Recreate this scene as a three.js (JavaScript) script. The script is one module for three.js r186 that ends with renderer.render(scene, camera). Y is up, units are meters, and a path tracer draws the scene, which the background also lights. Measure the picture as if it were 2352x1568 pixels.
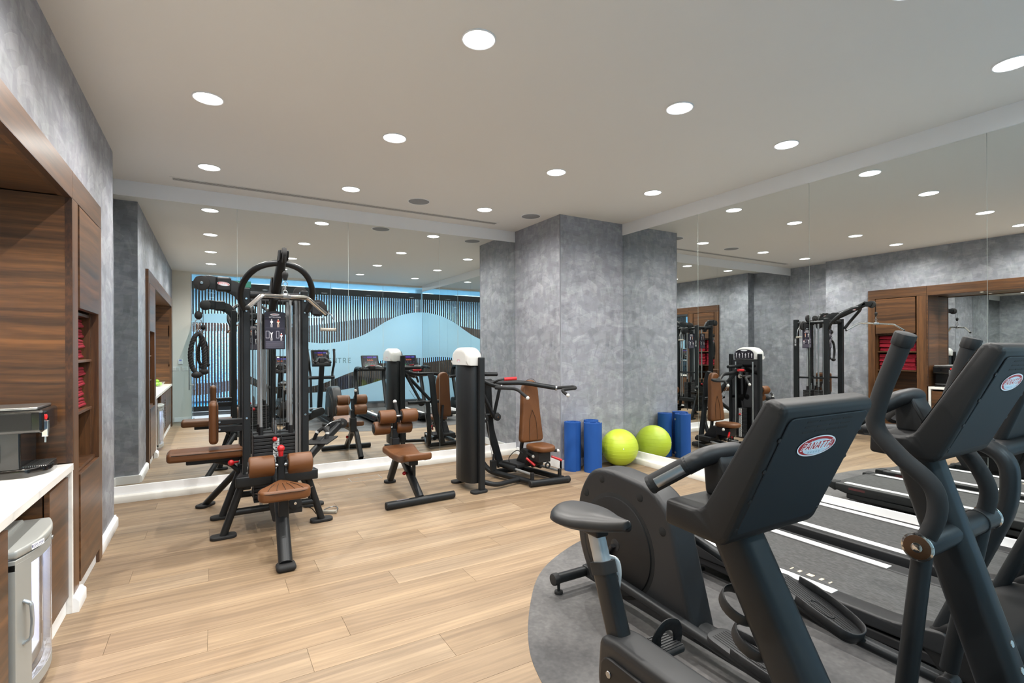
import * as THREE from 'three';
import { RoundedBoxGeometry } from 'three/addons/geometries/RoundedBoxGeometry.js';
import { TextGeometry } from 'three/addons/geometries/TextGeometry.js';
import { FontLoader } from 'three/addons/loaders/FontLoader.js';
import { mergeGeometries, toCreasedNormals } from 'three/addons/utils/BufferGeometryUtils.js';

// ------------------------------------------------------------------ camera, exposure, light
const renderer = new THREE.WebGLRenderer({ antialias: true });
renderer.toneMapping = THREE.LinearToneMapping;
renderer.toneMappingExposure = 1.0;
renderer.shadowMap.enabled = true;
const scene = new THREE.Scene();
scene.background = new THREE.Color(0x05070a);

const EYE = 1.5, YAW = 0.532, ROLL = -0.004, FPX = 1168.76;
const camera = new THREE.PerspectiveCamera(2 * Math.atan(784 / FPX) * 180 / Math.PI, 1.5, 0.02, 60);
camera.position.set(0, EYE, 0);
camera.rotation.order = 'YXZ';
camera.rotation.set(0, -YAW, ROLL);
camera.setViewOffset(2352, 1568, 0, -19.44, 2352, 1568);

const CEIL = 3.212, ZM = -6.344, XM = 4.842, XL = -0.733, ZG = 0.25;   // ceiling, back mirror, right mirror, left wall, glass wall
const LIGHT_X = [-0.02, 1.27, 2.862, 4.15], LIGHT_Z = [-5.508, -4.008, -2.505, -1.107];
const DOWNLIGHT = 10.2, LAMP = new THREE.Color(1.0, 0.968, 0.92);   // candela and colour of a ceiling downlight
// two ceiling panels of the pool hall behind the glass wall: they light the slat screen and glow through the frosted film
for (const x of [1.2, 4.4]) {   // the panels themselves hang in the pool hall below
  const a = new THREE.RectAreaLight(new THREE.Color(0.90, 0.96, 1.0), 50, 2.4, 1.0);
  a.position.set(x, 3.36, 4.1); a.rotation.x = -Math.PI / 2; a.castShadow = true; scene.add(a);
}
for (const x of [0.3, 2.4, 4.5]) {   // corridor spots between glass and slats
  const s = new THREE.SpotLight(new THREE.Color(0.95, 0.98, 1.0), 18, 0, 1.35, 1, 2);
  s.position.set(x, 3.2, 1.25); s.target.position.set(x, 0, 1.25); s.shadow.radius = 3; s.castShadow = true; scene.add(s, s.target);
}

// ------------------------------------------------------------------ helpers
let seed = 12345;
const rnd = () => { seed = (seed * 1664525 + 1013904223) >>> 0; return seed / 4294967296; };
const rr = (a, b) => a + (b - a) * rnd();
const used = new Map();
function numbered(name) { const n = used.get(name) || 0; used.set(name, n + 1); return n ? name + '_' + String(n).padStart(3, '0') : name; }
function tag(o, label, category, group, kind) {
  o.userData.label = label; o.userData.category = category;
  if (group) o.userData.group = group;
  if (kind) o.userData.kind = kind;
  return o;
}
function thing(name, label, category, pos = [0, 0, 0], group, kind) {
  const o = new THREE.Group(); o.name = numbered(name); o.position.set(...pos); scene.add(o);
  return tag(o, label, category, group, kind);
}
function originOf(o) { const v = new THREE.Vector3(); for (let p = o; p && p !== scene; p = p.parent) v.add(p.position); return v; }
function clean(g) {
  g = g.index ? g.toNonIndexed() : g;
  for (const k of Object.keys(g.attributes)) if (!['position', 'normal', 'uv'].includes(k)) g.deleteAttribute(k);
  if (!g.attributes.uv) g.setAttribute('uv', new THREE.BufferAttribute(new Float32Array(g.attributes.position.count * 2), 2));
  return g;
}
const merge = (gs) => { gs = [].concat(gs).flat(Infinity); return gs.length === 1 ? gs[0] : mergeGeometries(gs.map(clean)); };
// a part: geometry given in world coordinates, stored relative to its thing's base
const SPLIT = new Set('end_cap handle_collar bar_cap column_bolt stabilizer_cap bolt screw screw_recess top_tube brace cross_tube transport_wheel belt_mark vent_slit pad_bracket loose_cable side_rod lever level_foot stabilizer arm_bracket pulley_bracket low_bracket handle_tip lat_cable lever_cable row_handle base_rail hinge press_arm pane_joint'.split(' '));
function part(parent, name, geos, mat, label) {
  if (Array.isArray(geos) && geos.length > 1 && SPLIT.has(name)) { const all = geos.map((g) => part(parent, name, g, mat, label)); return all[0]; }
  const g = merge(geos).clone(), o = originOf(parent);
  g.translate(-o.x, -o.y, -o.z);
  const m = new THREE.Mesh(g, mat); m.name = name; m.castShadow = m.receiveShadow = true; parent.add(m);
  if (label) m.userData.label = label;
  return m;
}
function single(name, label, category, geos, mat, group, kind) {
  const m = new THREE.Mesh(merge(geos), mat); m.name = numbered(name); m.castShadow = m.receiveShadow = true; scene.add(m);
  return tag(m, label, category, group, kind);
}
function copyThing(src, dx, dy, dz, label, group) {
  const c = src.clone(); c.name = numbered(src.name.replace(/_\d{3}$/, '')); c.userData = { ...src.userData, label };
  if (group) c.userData.group = group;
  c.position.set(src.position.x + dx, src.position.y + dy, src.position.z + dz); scene.add(c); return c;
}
const V = (x, y, z) => new THREE.Vector3(x, y, z);
// plain and rounded boxes by their two corners
function bx(x0, y0, z0, x1, y1, z1) { const g = new THREE.BoxGeometry(Math.abs(x1 - x0), Math.abs(y1 - y0), Math.abs(z1 - z0)); g.translate((x0 + x1) / 2, (y0 + y1) / 2, (z0 + z1) / 2); return g; }
function rbx(x0, y0, z0, x1, y1, z1, r = 0.01, seg = 2) {
  const w = Math.abs(x1 - x0), h = Math.abs(y1 - y0), d = Math.abs(z1 - z0);
  const g = new RoundedBoxGeometry(w, h, d, seg, Math.min(r, w / 2.01, h / 2.01, d / 2.01)); g.translate((x0 + x1) / 2, (y0 + y1) / 2, (z0 + z1) / 2); return g;
}
// rounded box centred, turned by euler angles
function rot(g, c, ex = 0, ey = 0, ez = 0) { g.translate(-c[0], -c[1], -c[2]); g.rotateX(ex); g.rotateY(ey); g.rotateZ(ez); g.translate(...c); return g; }
function cyl(a, b, r, r2 = r, seg = 20) {
  const A = V(...a), B = V(...b), d = B.clone().sub(A), g = new THREE.CylinderGeometry(r2, r, d.length(), seg);
  g.applyQuaternion(new THREE.Quaternion().setFromUnitVectors(V(0, 1, 0), d.clone().normalize()));
  g.translate((a[0] + b[0]) / 2, (a[1] + b[1]) / 2, (a[2] + b[2]) / 2); return g;
}
function ball(c, r, sx = 1, sy = 1, sz = 1, seg = 18) { const g = new THREE.SphereGeometry(r, seg, Math.round(seg * 0.7)); g.scale(sx, sy, sz); g.translate(...c); return g; }
// round-edged disc or drum along an axis
function drum(a, b, r, e = 0.006, seg = 28) {
  const L = V(...a).distanceTo(V(...b)), p = [[0, 0], [r - e, 0], [r - e * 0.3, e * 0.3], [r, e], [r, L - e], [r - e * 0.3, L - e * 0.3], [r - e, L], [0, L]].map((q) => new THREE.Vector2(q[0], q[1]));
  const g = toCreasedNormals(new THREE.LatheGeometry(p, seg), 0.7);
  g.applyQuaternion(new THREE.Quaternion().setFromUnitVectors(V(0, 1, 0), V(...b).sub(V(...a)).normalize())); g.translate(...a); return g;
}
function torus(c, R, r, axis = 'z', seg = 32, arc = Math.PI * 2) { const g = new THREE.TorusGeometry(R, r, 10, seg, arc); if (axis === 'x') g.rotateY(Math.PI / 2); if (axis === 'y') g.rotateX(Math.PI / 2); g.translate(...c); return g; }
// a tube along a polyline with rounded bends; profile: radius, [w, h] flat oval
function pipe(pts, prof = 0.03, fillet = 0.06, opts = {}) {
  const P = pts.map((p) => V(...p)), path = [];
  P.forEach((p, i) => {
    if (i === 0 || i === P.length - 1 || !fillet) { path.push(p); return; }
    const a = P[i - 1].clone().sub(p), b = P[i + 1].clone().sub(p), f = Math.min(fillet, a.length() * 0.49, b.length() * 0.49);
    const s = p.clone().addScaledVector(a.normalize(), f), e = p.clone().addScaledVector(b.normalize(), f), N = 6;
    for (let k = 0; k <= N; k++) { const t = k / N; path.push(s.clone().multiplyScalar((1 - t) * (1 - t)).addScaledVector(p, 2 * t * (1 - t)).addScaledVector(e, t * t)); }
  });
  return sweep(path, prof, opts);
}
function spline(pts, prof = 0.02, n = 24, opts = {}) { return sweep(new THREE.CatmullRomCurve3(pts.map((p) => V(...p)), !!opts.closed).getPoints(n), prof, opts); }
function ringOf(prof, seg = 14) {
  const out = [];
  if (typeof prof === 'number') for (let i = 0; i < seg; i++) { const a = i / seg * Math.PI * 2; out.push([Math.cos(a) * prof, Math.sin(a) * prof]); }
  else {   // [w, h, corner radius]
    const [w, h] = prof, r = Math.min(prof[2] ?? Math.min(w, h) * 0.3, w / 2, h / 2);
    for (const [sx, sy, a0] of [[1, 1, 0], [-1, 1, 90], [-1, -1, 180], [1, -1, 270]]) for (let k = 0; k <= 3; k++) { const a = (a0 + k * 30) * Math.PI / 180; out.push([sx * (w / 2 - r) + Math.cos(a) * r, sy * (h / 2 - r) + Math.sin(a) * r]); }
  }
  return out;
}
function sweep(path, prof, opts = {}) {
  path = path.filter((p, i) => i === 0 || p.distanceTo(path[i - 1]) > 1e-5);
  const ring = ringOf(prof, opts.seg), n = ring.length, pos = [], uv = [], idx = [];
  let t0 = path[1].clone().sub(path[0]).normalize(), up = opts.up ? V(...opts.up) : Math.abs(t0.y) < 0.9 ? V(0, 1, 0) : V(1, 0, 0);
  let len = 0;
  path.forEach((p, i) => {
    const a = path[Math.max(0, i - 1)], b = path[Math.min(path.length - 1, i + 1)], t = b.clone().sub(a).normalize();
    let side = t.clone().cross(up).normalize(); const nu = side.clone().cross(t).normalize(); up = opts.fixed ? up : nu;
    if (i) len += p.distanceTo(path[i - 1]);
    const k = opts.taper ? opts.taper(i / (path.length - 1)) : 1;
    ring.forEach(([x, y], j) => { const q = p.clone().addScaledVector(side, x * k).addScaledVector(nu, y * k); pos.push(q.x, q.y, q.z); uv.push(j / n, len); });
  });
  for (let i = 0; i < path.length - 1; i++) for (let j = 0; j < n; j++) { const a = i * n + j, b = i * n + (j + 1) % n, c = a + n, d = b + n; idx.push(a, c, b, b, c, d); }
  const g0 = new THREE.BufferGeometry(); g0.setAttribute('position', new THREE.Float32BufferAttribute(pos, 3)); g0.setAttribute('uv', new THREE.Float32BufferAttribute(uv, 2)); g0.setIndex(idx);
  const body = toCreasedNormals(g0, 0.9);
  const caps = [];
  if (!opts.open) for (const e of [0, path.length - 1]) {
    const c = path[e], cp = [], m = e * n;
    for (let j = 0; j < n; j++) { const a = m + j, b = m + (j + 1) % n, tri = e ? [b, a] : [a, b]; cp.push(c.x, c.y, c.z); for (const q of tri) cp.push(pos[q * 3], pos[q * 3 + 1], pos[q * 3 + 2]); }
    const g = new THREE.BufferGeometry(); g.setAttribute('position', new THREE.Float32BufferAttribute(cp, 3)); g.computeVertexNormals(); caps.push(g);
  }
  return merge([body, ...caps]);
}
// polygon with rounded corners as a Shape; pts [a, b, r?]
function rpoly(pts, r = 0.02) {
  const s = new THREE.Shape(), n = pts.length;
  pts.forEach((p, i) => {
    const q = pts[(i + n - 1) % n], w = pts[(i + 1) % n], la = Math.hypot(q[0] - p[0], q[1] - p[1]), lb = Math.hypot(w[0] - p[0], w[1] - p[1]), f = Math.min(p[2] ?? r, la * 0.49, lb * 0.49);
    const sx = p[0] + (q[0] - p[0]) / la * f, sy = p[1] + (q[1] - p[1]) / la * f, ex = p[0] + (w[0] - p[0]) / lb * f, ey = p[1] + (w[1] - p[1]) / lb * f;
    if (i === 0) s.moveTo(sx, sy); else s.lineTo(sx, sy);
    s.quadraticCurveTo(p[0], p[1], ex, ey);
  });
  s.closePath(); return s;
}
function extr(shape, depth, bevel = 0.006, seg = 3, curve = 8) {
  const b = Math.min(bevel, depth / 2.05);
  const g = new THREE.ExtrudeGeometry(shape, b > 0 ? { depth: depth - 2 * b, bevelEnabled: true, bevelThickness: b, bevelSize: b, bevelOffset: -b, bevelSegments: seg, curveSegments: curve } : { depth, bevelEnabled: false, curveSegments: curve });
  if (b > 0) g.translate(0, 0, b);
  return toCreasedNormals(g, 0.62);
}
const exYZ = (pts, x0, x1, r = 0.02, bevel = 0.006, seg = 3) => { const g = extr(rpoly(pts.map(([z, y, q]) => [-z, y, q ?? r]), r), x1 - x0, bevel, seg); g.rotateY(Math.PI / 2); g.translate(x0, 0, 0); return g; };   // side profile [z, y] pushed along x
const exXZ = (pts, y0, y1, r = 0.02, bevel = 0.006, seg = 3) => { const g = extr(rpoly(pts.map(([x, z, q]) => [x, -z, q ?? r]), r), y1 - y0, bevel, seg); g.rotateX(-Math.PI / 2); g.translate(0, y0, 0); return g; };   // plan [x, z] pushed up
const exXY = (pts, z0, z1, r = 0.02, bevel = 0.006, seg = 3) => { const g = extr(rpoly(pts.map(([x, y, q]) => [x, y, q ?? r]), r), z1 - z0, bevel, seg); g.translate(0, 0, z0); return g; };
// uv in metres by the way a face points
function metreUV(g, s = 1, ou = 0, ov = 0, swap = false) {
  const p = g.attributes.position, n = g.attributes.normal, uv = new Float32Array(p.count * 2);
  for (let i = 0; i < p.count; i++) {
    const ax = Math.abs(n.getX(i)), ay = Math.abs(n.getY(i)), az = Math.abs(n.getZ(i)); let u, v;
    if (ay > ax && ay > az) { u = p.getX(i); v = p.getZ(i); } else if (ax > az) { u = p.getZ(i); v = p.getY(i); } else { u = p.getX(i); v = p.getY(i); }
    if (swap) [u, v] = [v, u];
    uv[i * 2] = u / s + ou; uv[i * 2 + 1] = v / s + ov;
  }
  g.setAttribute('uv', new THREE.BufferAttribute(uv, 2)); return g;
}
// ------------------------------------------------------------------ procedural textures
function hash(ix, iy, k) { let h = Math.imul(ix, 374761393) ^ Math.imul(iy, 668265263) ^ Math.imul(k, 974634777); h = Math.imul(h ^ (h >>> 13), 1274126177); return ((h ^ (h >>> 16)) >>> 0) / 4294967296; }
function vnoise(x, y, px, py, k) {   // value noise that repeats after px, py cells
  const xi = Math.floor(x), yi = Math.floor(y), fx = x - xi, fy = y - yi, u = fx * fx * (3 - 2 * fx), v = fy * fy * (3 - 2 * fy), m = (a, b) => ((a % b) + b) % b;
  const x0 = m(xi, px), x1 = m(xi + 1, px), y0 = m(yi, py), y1 = m(yi + 1, py);
  return (hash(x0, y0, k) * (1 - u) + hash(x1, y0, k) * u) * (1 - v) + (hash(x0, y1, k) * (1 - u) + hash(x1, y1, k) * u) * v;
}
function fbm(u, v, cx, cy, oct, k) { let s = 0, a = 0.5, t = 0; for (let o = 0; o < oct; o++) { s += a * vnoise(u * cx, v * cy, cx, cy, k + o); t += a; a *= 0.5; cx *= 2; cy *= 2; } return s / t; }
function dataTex(w, h, fn, srgb = true) {
  const d = new Uint8Array(w * h * 4);
  for (let y = 0; y < h; y++) for (let x = 0; x < w; x++) { const c = fn((x + 0.5) / w, (y + 0.5) / h), i = (y * w + x) * 4; d[i] = Math.max(0, Math.min(255, c[0])); d[i + 1] = Math.max(0, Math.min(255, c[1])); d[i + 2] = Math.max(0, Math.min(255, c[2])); d[i + 3] = 255; }
  const t = new THREE.DataTexture(d, w, h); t.wrapS = t.wrapT = THREE.RepeatWrapping; t.magFilter = THREE.LinearFilter; t.minFilter = THREE.LinearMipmapLinearFilter; t.generateMipmaps = true;
  if (srgb) t.colorSpace = THREE.SRGBColorSpace; t.needsUpdate = true; return t;
}
function canvasTex(w, h, draw, srgb = true) {
  const c = document.createElement('canvas'); c.width = w; c.height = h; const x = c.getContext('2d'); draw(x, w, h);
  const t = new THREE.CanvasTexture(c); if (srgb) t.colorSpace = THREE.SRGBColorSpace; t.magFilter = THREE.LinearFilter; return t;
}
const mix = (a, b, t) => [a[0] + (b[0] - a[0]) * t, a[1] + (b[1] - a[1]) * t, a[2] + (b[2] - a[2]) * t];
// oak-look vinyl planks: grain runs along u; 2.4 m x 1.2 m
const oakTex = dataTex(1024, 1024, (u, v) => {
  const w = fbm(u, v, 4, 10, 3, 5), warp = v + 0.02 * (w - 0.5);
  const broad = fbm(u, warp, 3, 26, 4, 11), fine = fbm(u, warp, 10, 200, 3, 23), pore = fbm(u, v, 60, 500, 2, 31);
  const cath = Math.sin((warp * 60 + 4 * fbm(u, v, 3, 6, 3, 41)) * 3.1) * 0.5 + 0.5;
  let t = 0.62 * broad + 0.20 * fine + 0.10 * cath + 0.08 * pore;
  t = Math.min(1, Math.max(0, (t - 0.24) * 1.9));
  return mix([112, 94, 75], [154, 133, 107], t);
});
// walnut veneer, grain along u; 1.6 m x 1.0 m
const walnutTex = dataTex(1024, 1024, (u, v) => {
  const warp = v + 0.05 * (fbm(u, v, 2, 3, 3, 7) - 0.5);
  const broad = fbm(u, warp, 1, 14, 3, 61), lines = fbm(u, warp, 2, 90, 3, 71), fine = fbm(u, v, 24, 420, 2, 81);
  const fig = Math.pow(Math.abs(Math.sin((warp * 22 + 2.2 * fbm(u, warp, 2, 5, 3, 91)) * Math.PI)), 6);
  let t = 0.42 * broad + 0.40 * lines + 0.18 * fine; t = Math.min(1, Math.max(0, (t - 0.27) * 2.2)) * (1 - 0.28 * fig);
  return mix([48, 29, 14], [114, 74, 39], t);
});
// grey trowelled plaster; 2 m x 2 m
function trowel(x, w, h, lo, hi, base) {
  x.fillStyle = base; x.fillRect(0, 0, w, h);
  for (let k = 0; k < 1900; k++) {
    const px = rnd() * w, py = rnd() * h, L = rr(24, 135), W = rr(9, 56), a = (rnd() < 0.6 ? 0 : Math.PI / 2) + rr(-0.5, 0.5), g = Math.round(rr(lo, hi)), al = rr(0.035, 0.145);
    for (const ox of [-w, 0, w]) for (const oy of [-h, 0, h]) {
      if (px + ox < -130 || px + ox > w + 130 || py + oy < -130 || py + oy > h + 130) continue;
      x.save(); x.translate(px + ox, py + oy); x.rotate(a); x.fillStyle = `rgba(${g},${g + 2},${g + 8},${al})`;
      x.beginPath(); x.moveTo(-L / 2, -W / 2); x.quadraticCurveTo(0, -W * 0.7, L / 2, -W * 0.3); x.lineTo(L / 2 * 0.9, W * 0.4); x.quadraticCurveTo(0, W * 0.2, -L / 2, W / 2); x.fill();
      if (rnd() < 0.3) { x.strokeStyle = `rgba(${g + 30},${g + 32},${g + 38},${al * 1.6})`; x.lineWidth = 1.2; x.beginPath(); x.moveTo(-L / 2, -W / 2); x.quadraticCurveTo(0, -W * 0.7, L / 2, -W * 0.3); x.stroke(); }
      x.restore();
    }
  }
}
const plasterTex = canvasTex(1024, 1024, (x, w, h) => trowel(x, w, h, 68, 240, 'rgb(139,141,149)')); plasterTex.wrapS = plasterTex.wrapT = THREE.RepeatWrapping;
const plasterBump = canvasTex(1024, 1024, (x, w, h) => trowel(x, w, h, 40, 230, 'rgb(128,128,128)'), false); plasterBump.wrapS = plasterBump.wrapT = THREE.RepeatWrapping;
// grey stone-look vinyl; 2 m
const vinylTex = dataTex(768, 768, (u, v) => {
  const a = fbm(u, v, 4, 4, 5, 101), b = fbm(u, v, 14, 14, 4, 111), c = fbm(u, v, 120, 120, 2, 121);
  const t = Math.min(1, Math.max(0, (0.5 * a + 0.3 * b + 0.2 * c - 0.3) * 2.2)); return mix([52, 51, 52], [100, 98, 97], t);
});
const leatherBump = dataTex(256, 256, (u, v) => { const t = 255 * fbm(u, v, 40, 40, 3, 131); return [t, t, t]; }, false);
const marbleTex = dataTex(512, 512, (u, v) => { const n = fbm(u, v, 3, 3, 5, 141), r = Math.pow(1 - Math.abs(2 * fbm(u, v, 2, 4, 5, 151) - 1), 14); return mix([236, 234, 230], [198, 196, 194], Math.min(1, 0.5 * r + 0.25 * n)); });
const mosaicTex = dataTex(512, 512, (u, v) => { const x = Math.floor(u * 64), y = Math.floor(v * 64), n = hash(x, y, 9), e = Math.min(u * 64 - x, v * 64 - y) < 0.12; return e ? [210, 226, 232] : mix([70, 130, 175], [165, 205, 225], n); });
const speckTex = dataTex(256, 256, (u, v) => { const n = fbm(u, v, 90, 90, 2, 161); const t = 40 + 40 * n; return [t, t, t]; });

// ------------------------------------------------------------------ materials
const std = (o) => new THREE.MeshStandardMaterial(o), phy = (o) => new THREE.MeshPhysicalMaterial(o), col = (h) => new THREE.Color(h);
const M = {
  ceiling: std({ color: 0xe2dfda, roughness: 0.92 }),
  white: std({ color: 0xf0f1f2, roughness: 0.45 }),
  whitewall: std({ color: 0xdcdad3, roughness: 0.8 }),
  plaster: phy({ map: plasterTex, roughness: 0.58, bumpMap: plasterBump, bumpScale: 0.0012, clearcoat: 0.18, clearcoatRoughness: 0.25 }),
  slab: std({ color: 0x6b5a48, roughness: 0.9 }),
  vinyl: std({ map: vinylTex, roughness: 0.62 }),
  mirror: std({ color: new THREE.Color(0.80, 0.83, 0.82), metalness: 1, roughness: 0.0 }),
  mirrorEdge: std({ color: 0xcfd8d5, roughness: 0.35 }),
  alu: std({ color: 0xb9bbbd, metalness: 0.9, roughness: 0.35 }),
  walnut: phy({ map: walnutTex, roughness: 0.42, clearcoat: 0.35, clearcoatRoughness: 0.3 }),
  walnutDark: phy({ map: walnutTex, color: 0xb9a79b, roughness: 0.45, clearcoat: 0.3, clearcoatRoughness: 0.3 }),
  marble: std({ map: marbleTex, roughness: 0.25 }),
  frame: phy({ color: 0x242628, metalness: 0.4, roughness: 0.42, specularIntensity: 0.8 }),
  frameDark: std({ color: 0x1b1b1d, metalness: 0.2, roughness: 0.5 }),
  plastic: phy({ color: 0x141415, roughness: 0.5, specularIntensity: 0.7 }),
  plasticGrey: phy({ color: 0x1e1f21, roughness: 0.48, specularIntensity: 0.8 }),
  backplate: phy({ color: 0x141a1f, roughness: 0.55, specularIntensity: 0.7 }),
  rubber: std({ color: 0x151516, roughness: 0.75 }),
  grip: std({ color: 0x1a1a1b, roughness: 0.85 }),
  leather: std({ color: 0x603815, roughness: 0.5, bumpMap: leatherBump, bumpScale: 0.0004 }),
  seam: std({ color: 0x33200f, roughness: 0.7 }),
  saddle: phy({ color: 0x161617, roughness: 0.42, clearcoat: 0.2, clearcoatRoughness: 0.35 }),
  chrome: std({ color: 0xd8d8d6, metalness: 1, roughness: 0.14 }),
  rod: std({ color: 0xb8babb, metalness: 0.65, roughness: 0.28 }),
  plate: std({ color: 0x2b2b2d, metalness: 0.2, roughness: 0.55 }),
  hole: std({ color: 0x040404, roughness: 0.9 }),
  steel: std({ color: 0xa9abad, metalness: 1, roughness: 0.32 }),
  silver: std({ color: 0xb4bbc0, metalness: 0.6, roughness: 0.38 }),
  red: phy({ color: 0xb5121a, roughness: 0.35, clearcoat: 0.5 }),
  whiteShell: phy({ color: 0xc9c8c5, roughness: 0.3, clearcoat: 0.5, clearcoatRoughness: 0.15 }),
  smoked: phy({ color: 0x0a0a0b, roughness: 0.08, clearcoat: 1 }),
  belt: std({ map: speckTex, roughness: 0.8 }),
  rail: std({ color: 0xdadad8, roughness: 0.5 }),
  blueMat: std({ color: 0x044690, roughness: 0.75 }),
  ball: phy({ color: 0xb4c832, roughness: 0.42, clearcoat: 0.15, clearcoatRoughness: 0.4 }),
  towel: std({ color: 0x8e0f26, roughness: 1, bumpMap: leatherBump, bumpScale: 0.003 }),
  black: phy({ color: 0x0b0b0c, roughness: 0.2, clearcoat: 0.8, clearcoatRoughness: 0.08 }),
  fridge: std({ color: 0xa7a9a6, metalness: 0.35, roughness: 0.42 }),
  fridgeIn: std({ color: 0xe8ebf4, roughness: 0.5 }),
  glass: phy({ color: new THREE.Color(0.86, 0.95, 0.98), transmission: 1, thickness: 0, roughness: 0, ior: 1.5 }),
  clear: phy({ color: 0xffffff, transmission: 1, thickness: 0, roughness: 0, ior: 1.45 }),
  film: phy({ color: new THREE.Color(0.44, 0.62, 0.71), transmission: 0.5, thickness: 0, roughness: 1, ior: 1.3 }),
  slat: std({ color: 0x44312a, roughness: 0.6 }),
  slatBrown: std({ color: 0x6b4a34, roughness: 0.6 }),
  mosaic: std({ map: mosaicTex, roughness: 0.4 }),
  bluewall: std({ color: 0xbcd6e4, roughness: 0.7 }),
  corridor: std({ color: 0xc3c6cc, roughness: 0.5 }),
  letters: std({ color: 0x5f7d82, roughness: 0.5 }),
  apple: phy({ color: 0x7fb12c, roughness: 0.35, clearcoat: 0.4 }),
  speaker: std({ color: 0x8f9092, roughness: 0.8 }),
  lamp: std({ color: 0xffffff, emissive: 0xffffff, emissiveIntensity: 7 }),
  led: std({ color: 0xffffff, emissive: new THREE.Color(0.75, 0.8, 1.0), emissiveIntensity: 5 }),
  exit: std({ color: 0x7fc8a8, emissive: 0x6fc8a0, emissiveIntensity: 0.2 }),
};
const oakTints = [0xffffff, 0xfaf6f0, 0xfffcf8, 0xf5f0ea].map((c) => std({ map: oakTex, color: c, roughness: 0.55 }));

// print: the oval maker's sign, screens, charts
function drawLogo(x, w, h, bg) {
  x.clearRect(0, 0, w, h); if (bg) { x.fillStyle = bg; x.fillRect(0, 0, w, h); }
  x.save(); x.translate(w / 2, h / 2);
  x.beginPath(); x.ellipse(0, 0, w * 0.49, h * 0.47, 0, 0, 7); x.fillStyle = '#e9eef2'; x.fill();
  x.beginPath(); x.ellipse(0, 0, w * 0.465, h * 0.42, 0, 0, 7); x.fillStyle = '#a8161d'; x.fill();
  x.beginPath(); x.ellipse(w * 0.03, h * 0.05, w * 0.37, h * 0.36, 0, 0, 7); x.fillStyle = '#c3d3df'; x.fill();
  x.font = `italic bold ${Math.round(h * 0.46)}px sans-serif`; x.textAlign = 'center'; x.textBaseline = 'middle';
  x.lineWidth = h * 0.05; x.strokeStyle = '#f3f6f8'; x.strokeText('PANATTA', 0, -h * 0.02, w * 0.86); x.fillStyle = '#a8161d'; x.fillText('PANATTA', 0, -h * 0.02, w * 0.86);
  x.fillStyle = '#8aa3b5'; for (let i = 0; i < 5; i++) x.fillRect(-w * 0.16 + i * w * 0.07, h * 0.25, w * 0.03, h * 0.07);
  x.restore();
}
const logoTex = canvasTex(512, 200, (x, w, h) => drawLogo(x, w, h));
M.logo = std({ map: logoTex, roughness: 0.4 });
const screenTex = canvasTex(512, 384, (x, w, h) => {
  x.fillStyle = '#15121f'; x.fillRect(0, 0, w, h); x.fillStyle = '#3b3bb0'; x.fillRect(20, 20, 130, 60); x.fillStyle = '#5a2fae'; x.fillRect(170, 20, 190, 60); x.fillStyle = '#2a2a6e'; x.fillRect(380, 20, 110, 60);
  x.fillStyle = '#9aa0ff'; x.font = '34px sans-serif'; x.fillText('00:00', 40, 62); x.fillStyle = '#e06a3a'; for (let i = 0; i < 12; i++) x.fillRect(150 + i * 18, 150 - (i % 4) * 12, 12, 30 + (i % 4) * 12);
  x.fillStyle = '#8a86c0'; x.font = '28px sans-serif'; for (let i = 0; i < 4; i++) { x.fillText('0.0', 40 + i * 120, 235); x.fillRect(40 + i * 120, 250, 60, 4); }
  x.fillStyle = '#3f7d6a'; for (let i = 0; i < 6; i++) x.fillRect(60 + i * 68, 290, 40, 16); x.fillStyle = '#b04050'; x.fillRect(70, 330, 60, 22); x.fillStyle = '#3fae70'; x.fillRect(380, 330, 60, 22);
});
M.screen = std({ color: 0x111111, emissive: 0xffffff, emissiveMap: screenTex, emissiveIntensity: 0.9, roughness: 0.2 });
function figure(x, cx, cy, s, up, c) {
  x.strokeStyle = c; x.fillStyle = c; x.lineWidth = s * 0.16; x.lineCap = 'round';
  x.beginPath(); x.arc(cx, cy - s * 0.85, s * 0.16, 0, 7); x.fill(); const L = (...p) => { x.beginPath(); x.moveTo(cx + p[0] * s, cy + p[1] * s); for (let i = 2; i < p.length; i += 2) x.lineTo(cx + p[i] * s, cy + p[i + 1] * s); x.stroke(); };
  x.lineWidth = s * 0.3; L(0, -0.5, 0, -0.05); x.lineWidth = s * 0.13;
  if (up) { L(-0.1, -0.55, -0.35, -1.15); L(0.1, -0.55, 0.35, -1.15); } else { L(-0.12, -0.55, -0.34, -0.25, -0.1, -0.1); L(0.12, -0.55, 0.34, -0.25, 0.1, -0.1); }
  L(-0.07, 0, -0.16, 0.45, -0.14, 0.9); L(0.07, 0, 0.16, 0.45, 0.14, 0.9);
}
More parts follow.
